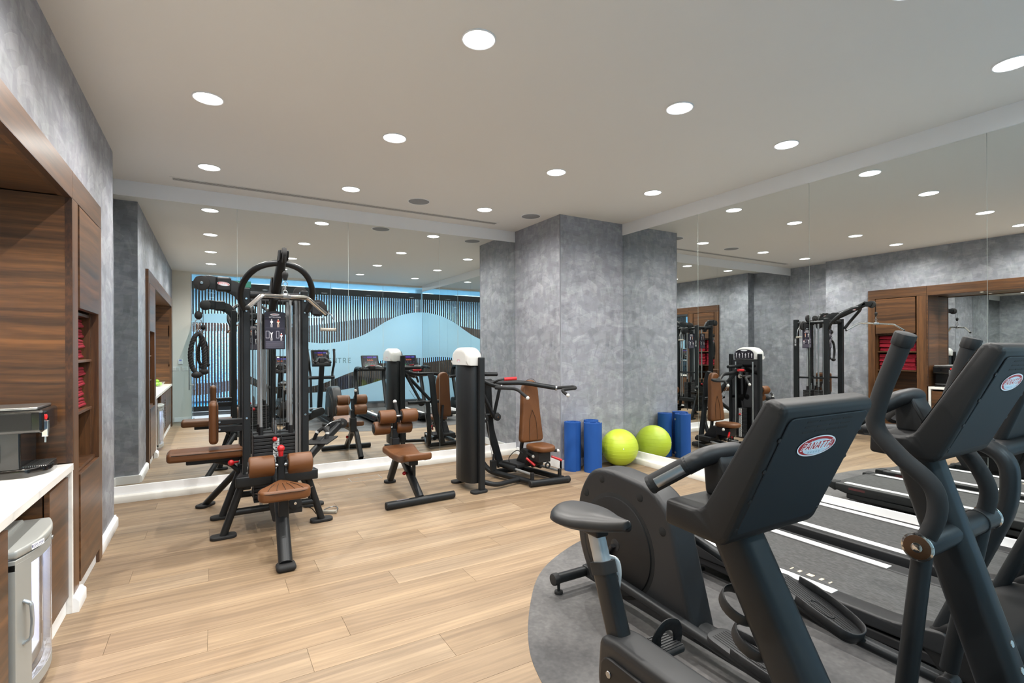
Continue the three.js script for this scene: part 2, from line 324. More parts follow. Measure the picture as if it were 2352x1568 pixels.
const chartTex = canvasTex(384, 640, (x, w, h) => {
  x.fillStyle = '#231d2c'; x.fillRect(0, 0, w, h); x.save(); x.translate(w / 2 - 90, 18); x.beginPath(); x.ellipse(90, 22, 90, 20, 0, 0, 7); x.fillStyle = '#d9d9de'; x.fill(); x.fillStyle = '#9a1c22'; x.font = 'italic bold 26px sans-serif'; x.textAlign = 'center'; x.fillText('PANATTA', 90, 31, 140); x.restore();
  x.fillStyle = '#e8e6ee'; x.font = 'bold 30px sans-serif'; x.textAlign = 'center'; x.fillText('LAT PULLDOWN', w / 2, 96);
  figure(x, 130, 190, 74, false, '#e6e2e6'); figure(x, 258, 190, 74, false, '#e8cdb6'); x.fillStyle = '#c8442a'; x.fillRect(240, 140, 36, 26);
  x.strokeStyle = '#6b6475'; x.lineWidth = 2; x.beginPath(); x.moveTo(14, 275); x.lineTo(w - 14, 275); x.stroke();
  x.strokeStyle = '#c9c6d0'; x.lineWidth = 6; x.strokeRect(22, 330, 60, 120); x.strokeRect(222, 330, 50, 120); figure(x, 128, 430, 70, true, '#eceaee'); figure(x, 318, 430, 70, false, '#eceaee'); x.fillStyle = '#c8442a'; x.fillRect(304, 380, 26, 22);
  x.fillStyle = '#8d8896'; for (let i = 0; i < 7; i++) x.fillRect(16, 512 + i * 17, w - 32, 4);
});
M.chart = std({ map: chartTex, roughness: 0.35 });
const topChartTex = canvasTex(512, 200, (x, w, h) => { x.fillStyle = '#1c1822'; x.fillRect(0, 0, w, h); x.fillStyle = '#d9d9de'; x.beginPath(); x.ellipse(w / 2, 24, 90, 14, 0, 0, 7); x.fill(); for (let i = 0; i < 6; i++) figure(x, 56 + i * 80, 128, 50, i % 2, '#e4e2e8'); });
M.topChart = std({ map: topChartTex, roughness: 0.35 });
const numberTex = canvasTex(64, 512, (x, w, h) => { x.fillStyle = '#c9cacb'; x.fillRect(0, 0, w, h); for (let i = 0; i < 16; i++) { x.fillStyle = '#17171a'; x.fillRect(0, i * 32 + 28, w, 4); x.beginPath(); x.arc(w / 2, i * 32 + 14, 8, 0, 7); x.fill(); x.font = 'bold 15px sans-serif'; x.fillText(String(5 * (i + 1)), 42, i * 32 + 19); } });
M.numbers = std({ map: numberTex, roughness: 0.5 });
const postNumTex = canvasTex(64, 256, (x, w, h) => { x.fillStyle = '#9fb6c4'; x.fillRect(0, 0, w, h); x.fillStyle = '#10222c'; x.font = 'bold 30px sans-serif'; ['2', '3', '4', '5'].forEach((c, i) => x.fillText(c, 24, 50 + i * 56)); });
M.postNum = std({ map: postNumTex, metalness: 0.4, roughness: 0.4 });
const fridgeTex = canvasTex(256, 72, (x, w, h) => { x.fillStyle = '#eceef2'; x.fillRect(0, 0, w, h); x.fillStyle = '#1d2f6e'; x.font = 'bold 38px sans-serif'; x.textBaseline = 'middle'; x.fillText('COOL HEAD', 40, 32, 200); x.fillRect(10, 16, 22, 34); x.fillRect(40, 56, 190, 4); });
M.fridgeLabel = std({ map: fridgeTex, roughness: 0.4 });
const upLogoTex = canvasTex(64, 200, (x, w, h) => { x.fillStyle = '#232427'; x.fillRect(0, 0, w, h); x.fillStyle = '#d8dade'; x.fillRect(16, 20, 32, 8); x.fillRect(16, 40, 32, 26); x.fillStyle = '#232427'; x.fillRect(24, 48, 16, 10); x.fillStyle = '#d8dade'; for (const [a, b] of [[16, 80], [34, 80], [25, 96], [16, 112], [34, 112]]) x.fillRect(a, b, 12, 12); x.fillRect(16, 140, 32, 26); x.fillStyle = '#232427'; x.fillRect(24, 148, 16, 10); x.fillStyle = '#d8dade'; x.fillRect(16, 178, 32, 8); });
M.upLogo = std({ map: upLogoTex, roughness: 0.5 });
// a flat oval or rectangular sticker: thin plate with its own uv, facing +z, then turned
function sticker(w, h, oval, c, ex = 0, ey = 0, ez = 0) {
  const g = oval ? new THREE.CircleGeometry(0.5, 40) : new THREE.PlaneGeometry(1, 1); g.scale(w, h, 1); g.rotateZ(ez); g.rotateX(ex); g.rotateY(ey); g.translate(...c); return g;
}
// ------------------------------------------------------------------ the room shell
const X0 = -1.6, XR = 5.05, ZB = -6.55;          // outer faces
const floor = thing('floor', 'light oak plank floor with a curved grey vinyl zone', 'floor', [0, 0, 0], null, 'structure');
part(floor, 'subfloor', bx(X0, -0.12, ZB, XR, -0.006, ZG), M.slab);
// grey vinyl inlay: its curved edge, then the room's right and rear sides
const edge = new THREE.CatmullRomCurve3([[1.06, 0.25], [1.10, -0.6], [1.16, -1.3], [1.274, -1.91], [1.355, -2.14], [1.572, -2.484], [1.90, -2.86], [2.30, -3.10], [2.72, -3.235], [3.229, -3.29], [4.0, -3.27], [4.83, -3.22]].map(([x, z]) => V(x, 0, z))).getPoints(90).map((p) => [p.x, p.z]);
{
  const s = new THREE.Shape(); edge.forEach(([x, z], i) => (i ? s.lineTo(x, -z) : s.moveTo(x, -z))); s.lineTo(4.83, -0.25);
  const g = new THREE.ExtrudeGeometry(s, { depth: 0.006, bevelEnabled: false }); g.rotateX(-Math.PI / 2); g.translate(0, -0.004, 0);
  part(floor, 'vinyl_inlay', metreUV(g, 2), M.vinyl, 'grey stone-look vinyl with a curved edge');
}
const inVinyl = (x, z) => { let c = false; const P = [...edge, [4.83, 0.25]]; for (let i = 0, j = P.length - 1; i < P.length; j = i++) if ((P[i][1] > z) !== (P[j][1] > z) && x < (P[j][0] - P[i][0]) * (z - P[i][1]) / (P[j][1] - P[i][1]) + P[i][0]) c = !c; return c; };
{ // planks along x, 186 mm wide, 1.24 m long, staggered
  const L = 1.5, W = 0.225, variants = [];
  for (let k = 0; k < 10; k++) {
    const g = new THREE.BoxGeometry(1, 0.006, W - 0.0016); const ou = rnd(), ov = rnd(), uv = g.attributes.uv, p = g.attributes.position;
    for (let i = 0; i < p.count; i++) uv.setXY(i, ou + (p.getX(i) + 0.5) * L / 2.4, ov + p.getZ(i) / 1.2);
    variants.push(g);
  }
  const xs0 = -0.96, xs1 = 4.84; let row = 0;
  for (let z = ZM + W / 2; z < ZG; z += W, row++) {
    let x = xs0 - [0.1, 0.75, 0.42, 1.05][row % 4] * L * 0.9;
    for (; x < xs1; x += L) {
      const a = Math.max(x, xs0), b = Math.min(x + L, xs1); if (b - a < 0.05) continue;
      if ([[a, z - W / 2], [b, z - W / 2], [a, z + W / 2], [b, z + W / 2]].every(([u, v]) => inVinyl(u, v))) continue;
      const m = new THREE.Mesh(variants[Math.floor(rnd() * 10)], oakTints[Math.floor(rnd() * 4)]); m.name = 'plank'; m.scale.x = b - a - 0.0016; m.position.set((a + b) / 2, -0.003, z); m.receiveShadow = true; floor.add(m);
    }
  }
}
single('ceiling', 'plain warm white plastered ceiling', 'ceiling', bx(X0, CEIL, ZB, XR, CEIL + 0.2, ZG), M.ceiling, null, 'structure');

// back wall: masonry, mirror panes, white strip above, white plinth and baseboard below
const MB = 0.158, MT = 3.06;
const wallBack = thing('wall_back', 'back wall covered in four tall mirror panes', 'wall', [0, 0, 0], null, 'structure');
part(wallBack, 'masonry', bx(X0, 0, ZB, XR, CEIL, ZM - 0.012), M.whitewall);
part(wallBack, 'pane_backing', bx(-0.95, MB, ZM - 0.012, 3.79, MT, ZM - 0.006), M.mirrorEdge);
const bj = [-0.95, 0.238, 1.428, 2.613, 3.786];
for (let i = 0; i < 4; i++) part(wallBack, 'mirror_pane', bx(bj[i] + (i ? 0.0013 : 0), MB, ZM - 0.006, bj[i + 1] - 0.0013, MT, ZM), M.mirror);
single('trim_1', 'white strip between back mirror and ceiling', 'trim', bx(-0.95, MT, ZM - 0.02, 3.788, CEIL, ZM + 0.008), M.white, null, 'structure');
single('trim_2', 'white plinth strip under the back mirror', 'trim', bx(-0.95, 0, ZM - 0.02, 3.788, MB, ZM + 0.012), M.white, null, 'structure');
single('baseboard_back', 'low off-white baseboard along the back mirror wall', 'baseboard', exYZ([[ZM + 0.012, 0, 0.001], [ZM + 0.05, 0, 0.001], [ZM + 0.05, 0.06, 0.006], [ZM + 0.035, 0.075, 0.004], [ZM + 0.012, 0.075, 0.001]], -0.95, 3.788, 0.002, 0), M.whitewall, null, 'structure');

// corner pillar
const PX = 3.788, PZ = -5.228;
single('wall_pillar', 'grey trowelled plaster pillar in the far corner between the mirrors', 'pillar', metreUV(bx(PX, 0, ZB, XR, CEIL, PZ), 2, 0.3, 0.2), M.plaster, null, 'structure');
single('trim_3', 'thin metal corner bead on the plaster pillar edge', 'trim', [bx(PX - 0.003, 0.1, PZ - 0.012, PX, CEIL, PZ + 0.003), bx(PX - 0.003, 0.1, PZ, PX + 0.012, CEIL, PZ + 0.003)], M.plaster, null, 'structure');
single('baseboard_pillar', 'white baseboard around the foot of the plaster pillar', 'baseboard', [bx(PX - 0.016, 0, ZM + 0.05, PX, 0.1, PZ + 0.016), bx(PX - 0.016, 0, PZ, XM, 0.1, PZ + 0.016)], M.white, null, 'structure');

// right wall of mirror panes
const wallRight = thing('wall_right', 'right wall covered in tall mirror panes beside the treadmills', 'wall', [0, 0, 0], null, 'structure');
part(wallRight, 'masonry', bx(XM + 0.012, 0, PZ, XR, CEIL, ZG), M.whitewall);
part(wallRight, 'pane_backing', bx(XM + 0.006, MB, PZ, XM + 0.012, MT, ZG), M.mirrorEdge);
const rj = [PZ + 0.003, -3.979, -2.705, -1.43, -0.155, ZG];
for (let i = 0; i < 5; i++) part(wallRight, 'mirror_pane', bx(XM, MB, rj[i] + (i ? 0.0013 : 0), XM + 0.006, MT, rj[i + 1] - 0.0013), M.mirror);
single('trim_4', 'white strip between right mirror and ceiling', 'trim', bx(XM - 0.008, MT, PZ, XM + 0.02, CEIL, ZG), M.white, null, 'structure');
single('trim_5', 'white plinth strip under the right mirror', 'trim', bx(XM - 0.012, 0, PZ, XM + 0.02, MB, ZG), M.white, null, 'structure');
{ const g = exXY([[0.012, 0, 0.001], [0.05, 0, 0.001], [0.05, 0.06, 0.006], [0.035, 0.075, 0.004], [0.012, 0.075, 0.001]].map(([a, b, c]) => [XM - a, b, c]).reverse(), PZ + 0.016, ZG, 0.002, 0); single('baseboard_right', 'low off-white baseboard along the right mirror wall', 'baseboard', g, M.whitewall, null, 'structure'); }

// left wall: plaster around the built-in cabinets, and the set-back strip beside the back mirror
const FZ0 = -4.74, FZ1 = -0.24, FTOP = 2.555;      // cabinet surround: far end, near end, top
single('wall_left', 'grey trowelled plaster left wall around the wooden cabinets', 'wall', [
  metreUV(bx(X0, 0, -5.5, XL, CEIL, FZ0), 2), metreUV(bx(X0, FTOP, FZ0, XL, CEIL, FZ1), 2), metreUV(bx(X0, 0, FZ1, XL, CEIL, ZG), 2), metreUV(bx(X0, 0, ZB, -0.95, CEIL, -5.5), 2), bx(X0, 0, FZ0, -1.35, FTOP, FZ1)], M.plaster, null, 'structure');
single('baseboard_left', 'white baseboard under the left plaster wall', 'baseboard', [
  exXY([[XL, 0, 0.001], [XL + 0.03, 0, 0.001], [XL + 0.03, 0.07, 0.006], [XL + 0.012, 0.09, 0.004], [XL, 0.09, 0.001]], -5.5, FZ0 + 0.005, 0.002, 0),
  bx(-0.95, 0, -5.53, XL + 0.012, 0.09, -5.5), bx(-0.95, 0, -6.33, -0.935, 0.09, -5.5)], M.white, null, 'structure');

// rear wall: white piece, glass door, glazed front with wave film
single('wall_rear', 'white wall piece beside the glass door', 'wall', bx(X0, 0, ZG, -0.40, CEIL, ZG + 0.15), M.whitewall, null, 'structure');
single('trim_6', 'white header above the glazed front', 'trim', bx(-0.40, 3.17, ZG, XR, CEIL, ZG + 0.15), M.whitewall, null, 'structure');
single('baseboard_rear', 'white baseboard under the white rear wall', 'baseboard', bx(XL + 0.03, 0, ZG - 0.014, -0.40, 0.09, ZG), M.white, null, 'structure');
const glazing = thing('window_1', 'glazed front with a blue frosted wave film', 'window', [0, 0, 0], null, 'structure');
const gz = ZG + 0.05, DX0 = -0.40, DX1 = 0.55, DH = 2.12;
for (const [a, b] of [[0.55, 1.19], [1.19, 2.49], [2.49, 3.79], [3.79, 4.86]]) part(glazing, 'glass_pane', bx(a + 0.002, 0.015, gz, b - 0.002, 3.17, gz + 0.002), M.glass);
part(glazing, 'glass_pane', bx(DX0, DH, gz, DX1 - 0.002, 3.17, gz + 0.002), M.glass);
for (const x of [0.55, 1.19, 2.49, 3.79]) part(glazing, 'pane_joint', bx(x - 0.004, 0.015, gz - 0.003, x + 0.004, 3.17, gz + 0.006), M.mirrorEdge);
part(glazing, 'channel', [bx(DX1, 0, gz - 0.015, 4.86, 0.015, gz + 0.015), bx(DX0 - 0.001, 0, gz - 0.02, DX0 + 0.02, 3.17, gz + 0.02)], M.alu);
const curve = (pts, n = 60) => new THREE.CatmullRomCurve3(pts.map(([x, y]) => V(x, y, 0))).getPoints(n).map((p) => [p.x, p.y]);
const topWave = curve([[-0.395, 2.30], [0.36, 2.32], [1.0, 2.12], [1.5, 1.87], [1.94, 1.72], [2.3, 1.68], [2.9, 1.76], [3.26, 1.88], [3.59, 2.07], [3.82, 2.22], [4.17, 2.39], [4.54, 2.49], [4.85, 2.52]]);
const lowWave = curve([[0.56, 1.02], [0.75, 0.92], [1.1, 0.72], [1.5, 0.63], [1.94, 0.63], [2.29, 0.70], [2.9, 0.93], [3.18, 1.02], [3.77, 1.25], [4.3, 1.32], [4.85, 1.29]]);
const footWave = curve([[0.56, 0.8], [0.75, 0.74], [1.1, 0.55], [1.5, 0.48], [1.94, 0.49], [2.56, 0.51], [3.26, 0.61], [3.8, 0.75], [4.3, 0.82], [4.85, 0.8]]);
function filmGeo(pts) { const s = new THREE.Shape(); pts.forEach(([x, y], i) => (i ? s.lineTo(x, y) : s.moveTo(x, y))); const g = new THREE.ShapeGeometry(s); g.translate(0, 0, gz - 0.002); return g; }
part(glazing, 'frosted_film', filmGeo([[-0.395, DH + 0.005], [0.56, DH + 0.005], ...lowWave, ...topWave.slice().reverse()]), M.film, 'pale blue frosted film cut in a wave');
part(glazing, 'frosted_film', filmGeo([[0.56, 0.02], [4.85, 0.02], ...footWave.slice().reverse()]), M.film, 'pale blue frosted film along the foot');
const font = await new FontLoader().loadAsync('fonts/droid/droid_sans_regular.typeface.json');
[['FITNESS', 1.76, 1.405], ['CENTRE', 2.30, 1.195]].forEach(([word, x, y]) => {
  let cx = x; for (const ch of word) { const g = new TextGeometry(ch, { font, size: 0.125, depth: 0.003, curveSegments: 5, bevelEnabled: false }); g.computeBoundingBox(); const w = g.boundingBox.max.x; g.translate(cx, y, gz - 0.007); part(glazing, 'letter', g, M.letters); cx += w + 0.022; }
});
// glass door, opened into the room
const door = thing('door_1', 'frameless glass door standing open with a long steel handle', 'door', [-0.36, 0, ZG], null, 'structure');
part(door, 'door_leaf', bx(-0.365, 0.012, -0.66, -0.355, DH - 0.01, ZG - 0.01), phy({ color: new THREE.Color(0.70, 0.88, 0.95), transmission: 0.85, thickness: 0, roughness: 0.15, ior: 1.5 }));
part(door, 'handle', [cyl([-0.315, 0.72, -0.56], [-0.315, 1.22, -0.56], 0.011), cyl([-0.405, 0.72, -0.56], [-0.405, 1.22, -0.56], 0.011), cyl([-0.405, 0.82, -0.56], [-0.315, 0.82, -0.56], 0.007), cyl([-0.405, 1.12, -0.56], [-0.315, 1.12, -0.56], 0.007)], M.steel);
part(door, 'hinge', [bx(-0.38, 0.0, ZG - 0.12, -0.34, 0.06, ZG - 0.005), bx(-0.38, DH - 0.07, ZG - 0.12, -0.34, DH - 0.01, ZG - 0.005)], M.steel);

// behind the glass: corridor, slat screen, pool hall
single('floor_corridor', 'pale grey corridor floor beyond the glass front', 'floor', bx(-2.5, -0.12, ZG, 7.5, 0, 2.4), M.corridor, null, 'structure');
single('ceiling_corridor', 'white ceiling over the corridor and pool hall', 'ceiling', bx(-2.5, 3.42, ZG + 0.15, 7.5, 3.6, 6.2), M.whitewall, null, 'structure');
single('wall_pool_hall', 'blue walls of the pool hall beyond the slats', 'wall', [metreUV(bx(-2.5, -0.4, 6.0, 7.5, 3.42, 6.2), 1.6), bx(-2.7, -0.4, ZG + 0.15, -2.5, 3.42, 6.2), bx(7.5, -0.4, ZG + 0.15, 7.7, 3.42, 6.2), bx(X0 - 1, -0.1, ZG, X0, CEIL, ZG + 0.15), bx(XR, -0.1, ZG, 7.7, 3.42, ZG + 0.15), bx(-2.5, CEIL, ZG, 7.5, 3.42, ZG + 0.15)], M.bluewall, null, 'structure');
single('wall_pool_mosaic', 'blue mosaic panel behind the slat screen', 'wall', [metreUV(bx(-0.6, 0.0, 5.2, 2.2, 2.3, 5.3), 1.6), metreUV(bx(3.0, 0.0, 5.2, 6.5, 1.7, 5.3), 1.6)], M.mosaic, null, 'structure');
single('floor_pool', 'blue pool water beyond the slat screen', 'pool', metreUV(bx(-2.5, -0.3, 2.4, 7.5, -0.06, 6.0), 1.6), phy({ color: 0x3c9fd0, roughness: 0.08 }), null, 'structure');
single('wall_column', 'round white column at the end of the slat screen', 'column', cyl([5.75, 0, 2.75], [5.75, 3.42, 2.75], 0.2), M.whitewall, null, 'structure');
for (const x of [1.2, 4.4]) single('ceiling_light_panel', x < 2 ? 'white light panel on the pool hall ceiling opposite the door' : 'white light panel on the pool hall ceiling near the column', 'light panel', bx(x - 1.2, 3.37, 3.58, x + 1.2, 3.41, 4.62), std({ color: 0xffffff, emissive: new THREE.Color(0.85, 0.95, 1), emissiveIntensity: 2 }), 'pool hall light panels');
const screen = thing('slat_screen', 'dark wooden slat screen with wavy cut-outs beyond the glass front', 'screen', [0, 0, 2.2]);
{
  const thin = [], wide = [], zs = 2.2;
  const w1 = (x) => 1.86 + 0.16 * Math.sin(x * 1.05 + 2.0) + 0.05 * Math.sin(x * 2.3), w2 = (x) => 2.3 + 0.18 * Math.sin(x * 0.9 + 3.6), w3 = (x) => 0.95 + 0.25 * Math.sin(x * 0.95 - 1.3), w4 = (x) => 0.62 + 0.22 * Math.sin(x * 0.95 - 1.0);
  for (let x = -1.6; x < 5.5; x += 0.066) {
    thin.push(bx(x - 0.018, 0.12, zs, x + 0.018, 3.08, zs + 0.03));
    wide.push(bx(x + 0.019, w1(x), zs + 0.002, x + 0.036, w2(x), zs + 0.028));
    wide.push(bx(x + 0.019, Math.max(0.14, w4(x)), zs + 0.002, x + 0.040, w3(x), zs + 0.028));
  }
  part(screen, 'slat', thin, M.slat).userData.kind = 'stuff';
  part(screen, 'wide_slat', wide, M.slatBrown).userData.kind = 'stuff';
  part(screen, 'head_beam', bx(-1.7, 3.06, zs - 0.02, 5.52, 3.24, zs + 0.06), M.slat);
  part(screen, 'sill', bx(-1.7, 0, zs - 0.02, 5.52, 0.12, zs + 0.06), M.frameDark);
}
single('wall_planter', 'dark low wall behind the foot of the slat screen', 'wall', bx(0.9, 0, 2.4, 5.5, 1.12, 2.5), std({ color: 0x8a6c54, roughness: 0.7 }), null, 'structure');
single('door_mat', 'dark mat on the corridor floor outside the glass door', 'mat', rbx(-0.7, 0, 1.2, 0.9, 0.012, 1.9, 0.004), M.rubber);

// wall fittings beside the door
const th = thing('thermostat', 'small white thermostat with a blue display on the white wall', 'thermostat', [-0.59, 1.28, ZG]);
part(th, 'body', rbx(-0.63, 1.225, ZG - 0.02, -0.55, 1.335, ZG, 0.006), M.white); part(th, 'display', bx(-0.612, 1.295, ZG - 0.0215, -0.568, 1.322, ZG - 0.019), std({ color: 0x8c93d8, roughness: 0.3 }));
for (const [x, l] of [[-0.67, 'white double light switch, the one farther from the glass door'], [-0.51, 'white double light switch, the one nearer the glass door']]) {
  const s = thing('light_switch', l, 'switch', [x, 1.13, ZG], 'light switches under the thermostat');
  part(s, 'plate', rbx(x - 0.06, 1.085, ZG - 0.01, x + 0.06, 1.17, ZG, 0.004), M.white);
  for (const d of [-0.028, 0.028]) part(s, 'rocker', rbx(x + d - 0.024, 1.098, ZG - 0.014, x + d + 0.024, 1.157, ZG - 0.008, 0.003), M.whitewall);
}

// ceiling fittings
const rowName = ['row nearest the back mirror', 'second row from the back mirror', 'third row from the back mirror', 'row nearest the glass front'], colName = ['first column from the cabinets', 'second column from the cabinets', 'third column from the cabinets', 'column beside the right mirror'];
LIGHT_Z.forEach((z, j) => LIGHT_X.forEach((x, i) => {
  if (j === 0 && i === 3) return;
  const t = thing('ceiling_downlight', `round recessed downlight in ${rowName[j]}, ${colName[i]}`, 'downlight', [x, CEIL, z], 'round ceiling downlights');
  part(t, 'lens', drum([x, CEIL - 0.004, z], [x, CEIL, z], 0.086, 0.001, 36), M.lamp);
  part(t, 'trim_ring', torus([x, CEIL - 0.003, z], 0.091, 0.005, 'y', 40), M.white);
  const s = new THREE.SpotLight(LAMP, DOWNLIGHT, 0, 1.40, 0.95, 2); s.position.set(x, CEIL - 0.012, z); s.target.position.set(x, 0, z); s.shadow.radius = 0.35; s.castShadow = true; scene.add(s, s.target);
}));
const vent = thing('linear_vent', 'long narrow slot air vent in the ceiling along the back mirror', 'vent', [1.49, CEIL, -6.045]);
part(vent, 'frame', [bx(-0.34, CEIL - 0.004, -6.105, 3.32, CEIL, -6.090), bx(-0.34, CEIL - 0.004, -6.0, 3.32, CEIL, -5.985), bx(-0.36, CEIL - 0.004, -6.105, -0.335, CEIL, -5.985), bx(3.315, CEIL - 0.004, -6.105, 3.335, CEIL, -5.985)], M.ceiling);
part(vent, 'slot_backing', bx(-0.335, CEIL - 0.0012, -6.09, 3.315, CEIL, -6.0), M.hole);
for (let k = 0; k < 4; k++) part(vent, 'blade', bx(-0.335, CEIL - 0.0035, -6.079 + k * 0.0215, 3.315, CEIL - 0.0025, -6.071 + k * 0.0215), M.ceiling);
for (const [x, z, l] of [[2.05, -5.58, 'round grey ceiling speaker over the leg roller bench'], [3.52, -5.49, 'round grey ceiling speaker next to the plaster pillar']]) {
  const t = thing('ceiling_speaker', l, 'speaker', [x, CEIL, z], 'round ceiling speakers'); part(t, 'grille', drum([x, CEIL - 0.006, z], [x, CEIL, z], 0.118, 0.003, 36), M.speaker); part(t, 'rim', torus([x, CEIL - 0.003, z], 0.122, 0.004, 'y', 40), M.white);
}
single('exit_sign', 'green exit sign glowing above the glass door', 'sign', rbx(0.30, 2.98, 0.62, 0.78, 3.12, 0.65, 0.005), M.exit);
// ------------------------------------------------------------------ built-in cabinets on the left wall
const FX = -0.70, NX = -1.10, NZ0 = -3.83, NZ1 = -0.50, CT = 0.855;     // front plane, niche back, niche ends, counter top
const W1 = (g, ou = 0, ov = 0) => metreUV(g, 1.6, ou, ov), W2 = (g, ou = 0, ov = 0) => metreUV(g, 1.6, ou, ov, true);   // grain level / grain upright
const surround = thing('cabinet_surround', 'walnut frame of the counter niche with lining panels and a mirror back', 'cabinet', [XL, 0, -2.5]);
part(surround, 'top_rail', W1(rbx(-0.76, 2.395, -3.849, FX, FTOP, FZ1, 0.003), 0.1, 0.2), M.walnut);
part(surround, 'stile', W2(rbx(-0.76, 0.0, NZ1, FX, 2.395, FZ1, 0.003), 0.7, 0.5), M.walnut);
part(surround, 'niche_side_panel', W1(bx(-1.30, 0.86, NZ0 - 0.018, FX - 0.001, 2.394, NZ0), 0.0, 0.37), M.walnut);
part(surround, 'niche_side_panel', W1(bx(-1.30, 0.86, NZ1, -0.74, 2.395, NZ1 + 0.018), 0.5, 0.11), M.walnut);
part(surround, 'niche_ceiling', W1(bx(-1.30, 2.40, NZ0, -0.74, 2.42, NZ1), 0.3, 0.3), M.walnut);
part(surround, 'edge_strip', [bx(FX - 0.03, 0.86, NZ0 - 0.0005, FX + 0.002, 2.395, NZ0 + 0.003), bx(FX - 0.03, 2.388, NZ0, FX + 0.002, 2.395, NZ1)], M.walnutDark);
part(surround, 'mirror_back', bx(NX - 0.01, 0.86, NZ0, NX, 2.40, NZ1), M.mirror, 'mirror lining the niche back');
for (const [z, k] of [[-3.2, 'a'], [-2.3, 'b'], [-1.4, 'c']]) {
  const t = thing('niche_spotlight', { a: 'small round spotlight in the niche ceiling above the coffee machine', b: 'small round spotlight in the middle of the niche ceiling', c: 'small round spotlight in the niche ceiling near the rear wall' }[k], 'spotlight', [-0.92, 2.40, z], 'niche spotlights');
  part(t, 'lens', drum([-0.92, 2.396, z], [-0.92, 2.40, z], 0.028, 0.001, 20), std({ color: 0xffffff, emissive: 0xfff2df, emissiveIntensity: 4 })); part(t, 'ring', torus([-0.92, 2.397, z], 0.032, 0.004, 'y', 24), M.steel);
  const s = new THREE.SpotLight(new THREE.Color(1, 0.88, 0.70), 5, 0, 1.15, 0.9, 2); s.position.set(-0.92, 2.385, z); s.target.position.set(-0.92, 0, z); s.shadow.radius = 1; s.castShadow = true; scene.add(s, s.target);
}

// tall towel cabinet: upper door, three open shelves, lower door
const TZ0 = -4.625, TZ1 = -3.99;
const tall = thing('towel_cabinet', 'tall walnut cabinet with open towel shelves between two doors', 'cabinet', [-0.9, 0, -4.3]);
part(tall, 'carcass', [W2(bx(-1.12, 0.09, TZ0 - 0.001, -0.745, 2.39, TZ0 + 0.02)), W2(bx(-1.12, 0.09, TZ1 - 0.02, -0.745, 2.39, TZ1)), W1(bx(-1.14, 0.09, TZ0, -1.12, 2.39, TZ1)), W1(bx(-1.12, 1.735, TZ0, -0.75, 1.755, TZ1)), W1(bx(-1.12, 0.756, TZ0, -0.72, 0.776, TZ1))], M.walnut);
part(tall, 'upper_door', W1(rbx(-0.735, 1.765, TZ0 + 0.012, FX + 0.004, 2.385, TZ1 - 0.022, 0.002), 0.3, 0.15), M.walnut);
part(tall, 'lower_door', W1(rbx(-0.735, 0.10, TZ0 + 0.012, FX + 0.004, 0.752, TZ1 - 0.022, 0.002), 0.8, 0.45), M.walnut);
for (const y of [1.108, 1.438]) part(tall, 'shelf', W1(rbx(-1.12, y - 0.009, TZ0 + 0.02, -0.735, y + 0.009, TZ1 - 0.02, 0.002), 0.1, y), M.walnut);
part(tall, 'top_rail', W1(rbx(-0.76, 2.395, FZ0, FX, FTOP, -3.851, 0.003), 0.35, 0.55), M.walnut);
part(tall, 'stile', W2(rbx(-0.76, 0.0, -3.989, FX, 2.394, -3.851, 0.003), 0.4, 0.1), M.walnut);
part(tall, 'stile', W2(rbx(-0.76, 0.0, FZ0, FX, 2.394, -4.626, 0.003), 0.2, 0.6), M.walnut);
part(tall, 'plinth', bx(-1.12, 0, TZ0, -0.72, 0.09, TZ1), M.white);
// folded towels
{
  const z0s = [-4.46, -4.16];
  const shape = (() => { const gs = []; for (let k = 0; k < 3; k++) { const g = new RoundedBoxGeometry(0.31, 0.021, 0.25, 3, 0.0104); g.translate(0, 0.0105 + k * 0.0205, 0); const p = g.attributes.position; for (let i = 0; i < p.count; i++) { p.setY(i, p.getY(i) + 0.0035 * Math.sin(p.getZ(i) * 38 + k * 2) * 1); p.setX(i, p.getX(i) + 0.008 * Math.sin(p.getZ(i) * 30 + k)); } g.computeVertexNormals(); gs.push(g); } return merge(gs); })();
  const lvl = [['upper', 1.447], ['middle', 1.117]], ord = ['bottom', 'second from bottom', 'third from bottom', 'top'];
  for (const [ln, y0] of lvl) z0s.forEach((z, c) => { for (let k = 0; k < 4; k++) {
    const m = new THREE.Mesh(shape, M.towel); m.name = numbered('folded_towel'); m.position.set(-0.93 + rr(-0.008, 0.008), y0 + 0.004 + k * 0.0705, z + rr(-0.006, 0.006)); m.rotation.y = rr(-0.04, 0.04); scene.add(m);
    tag(m, `folded red towel, ${ord[k]} in the ${ln} shelf stack on the ${c ? 'niche' : 'wall'} side`, 'towel', 'red towels on the open shelves');
  } });
}
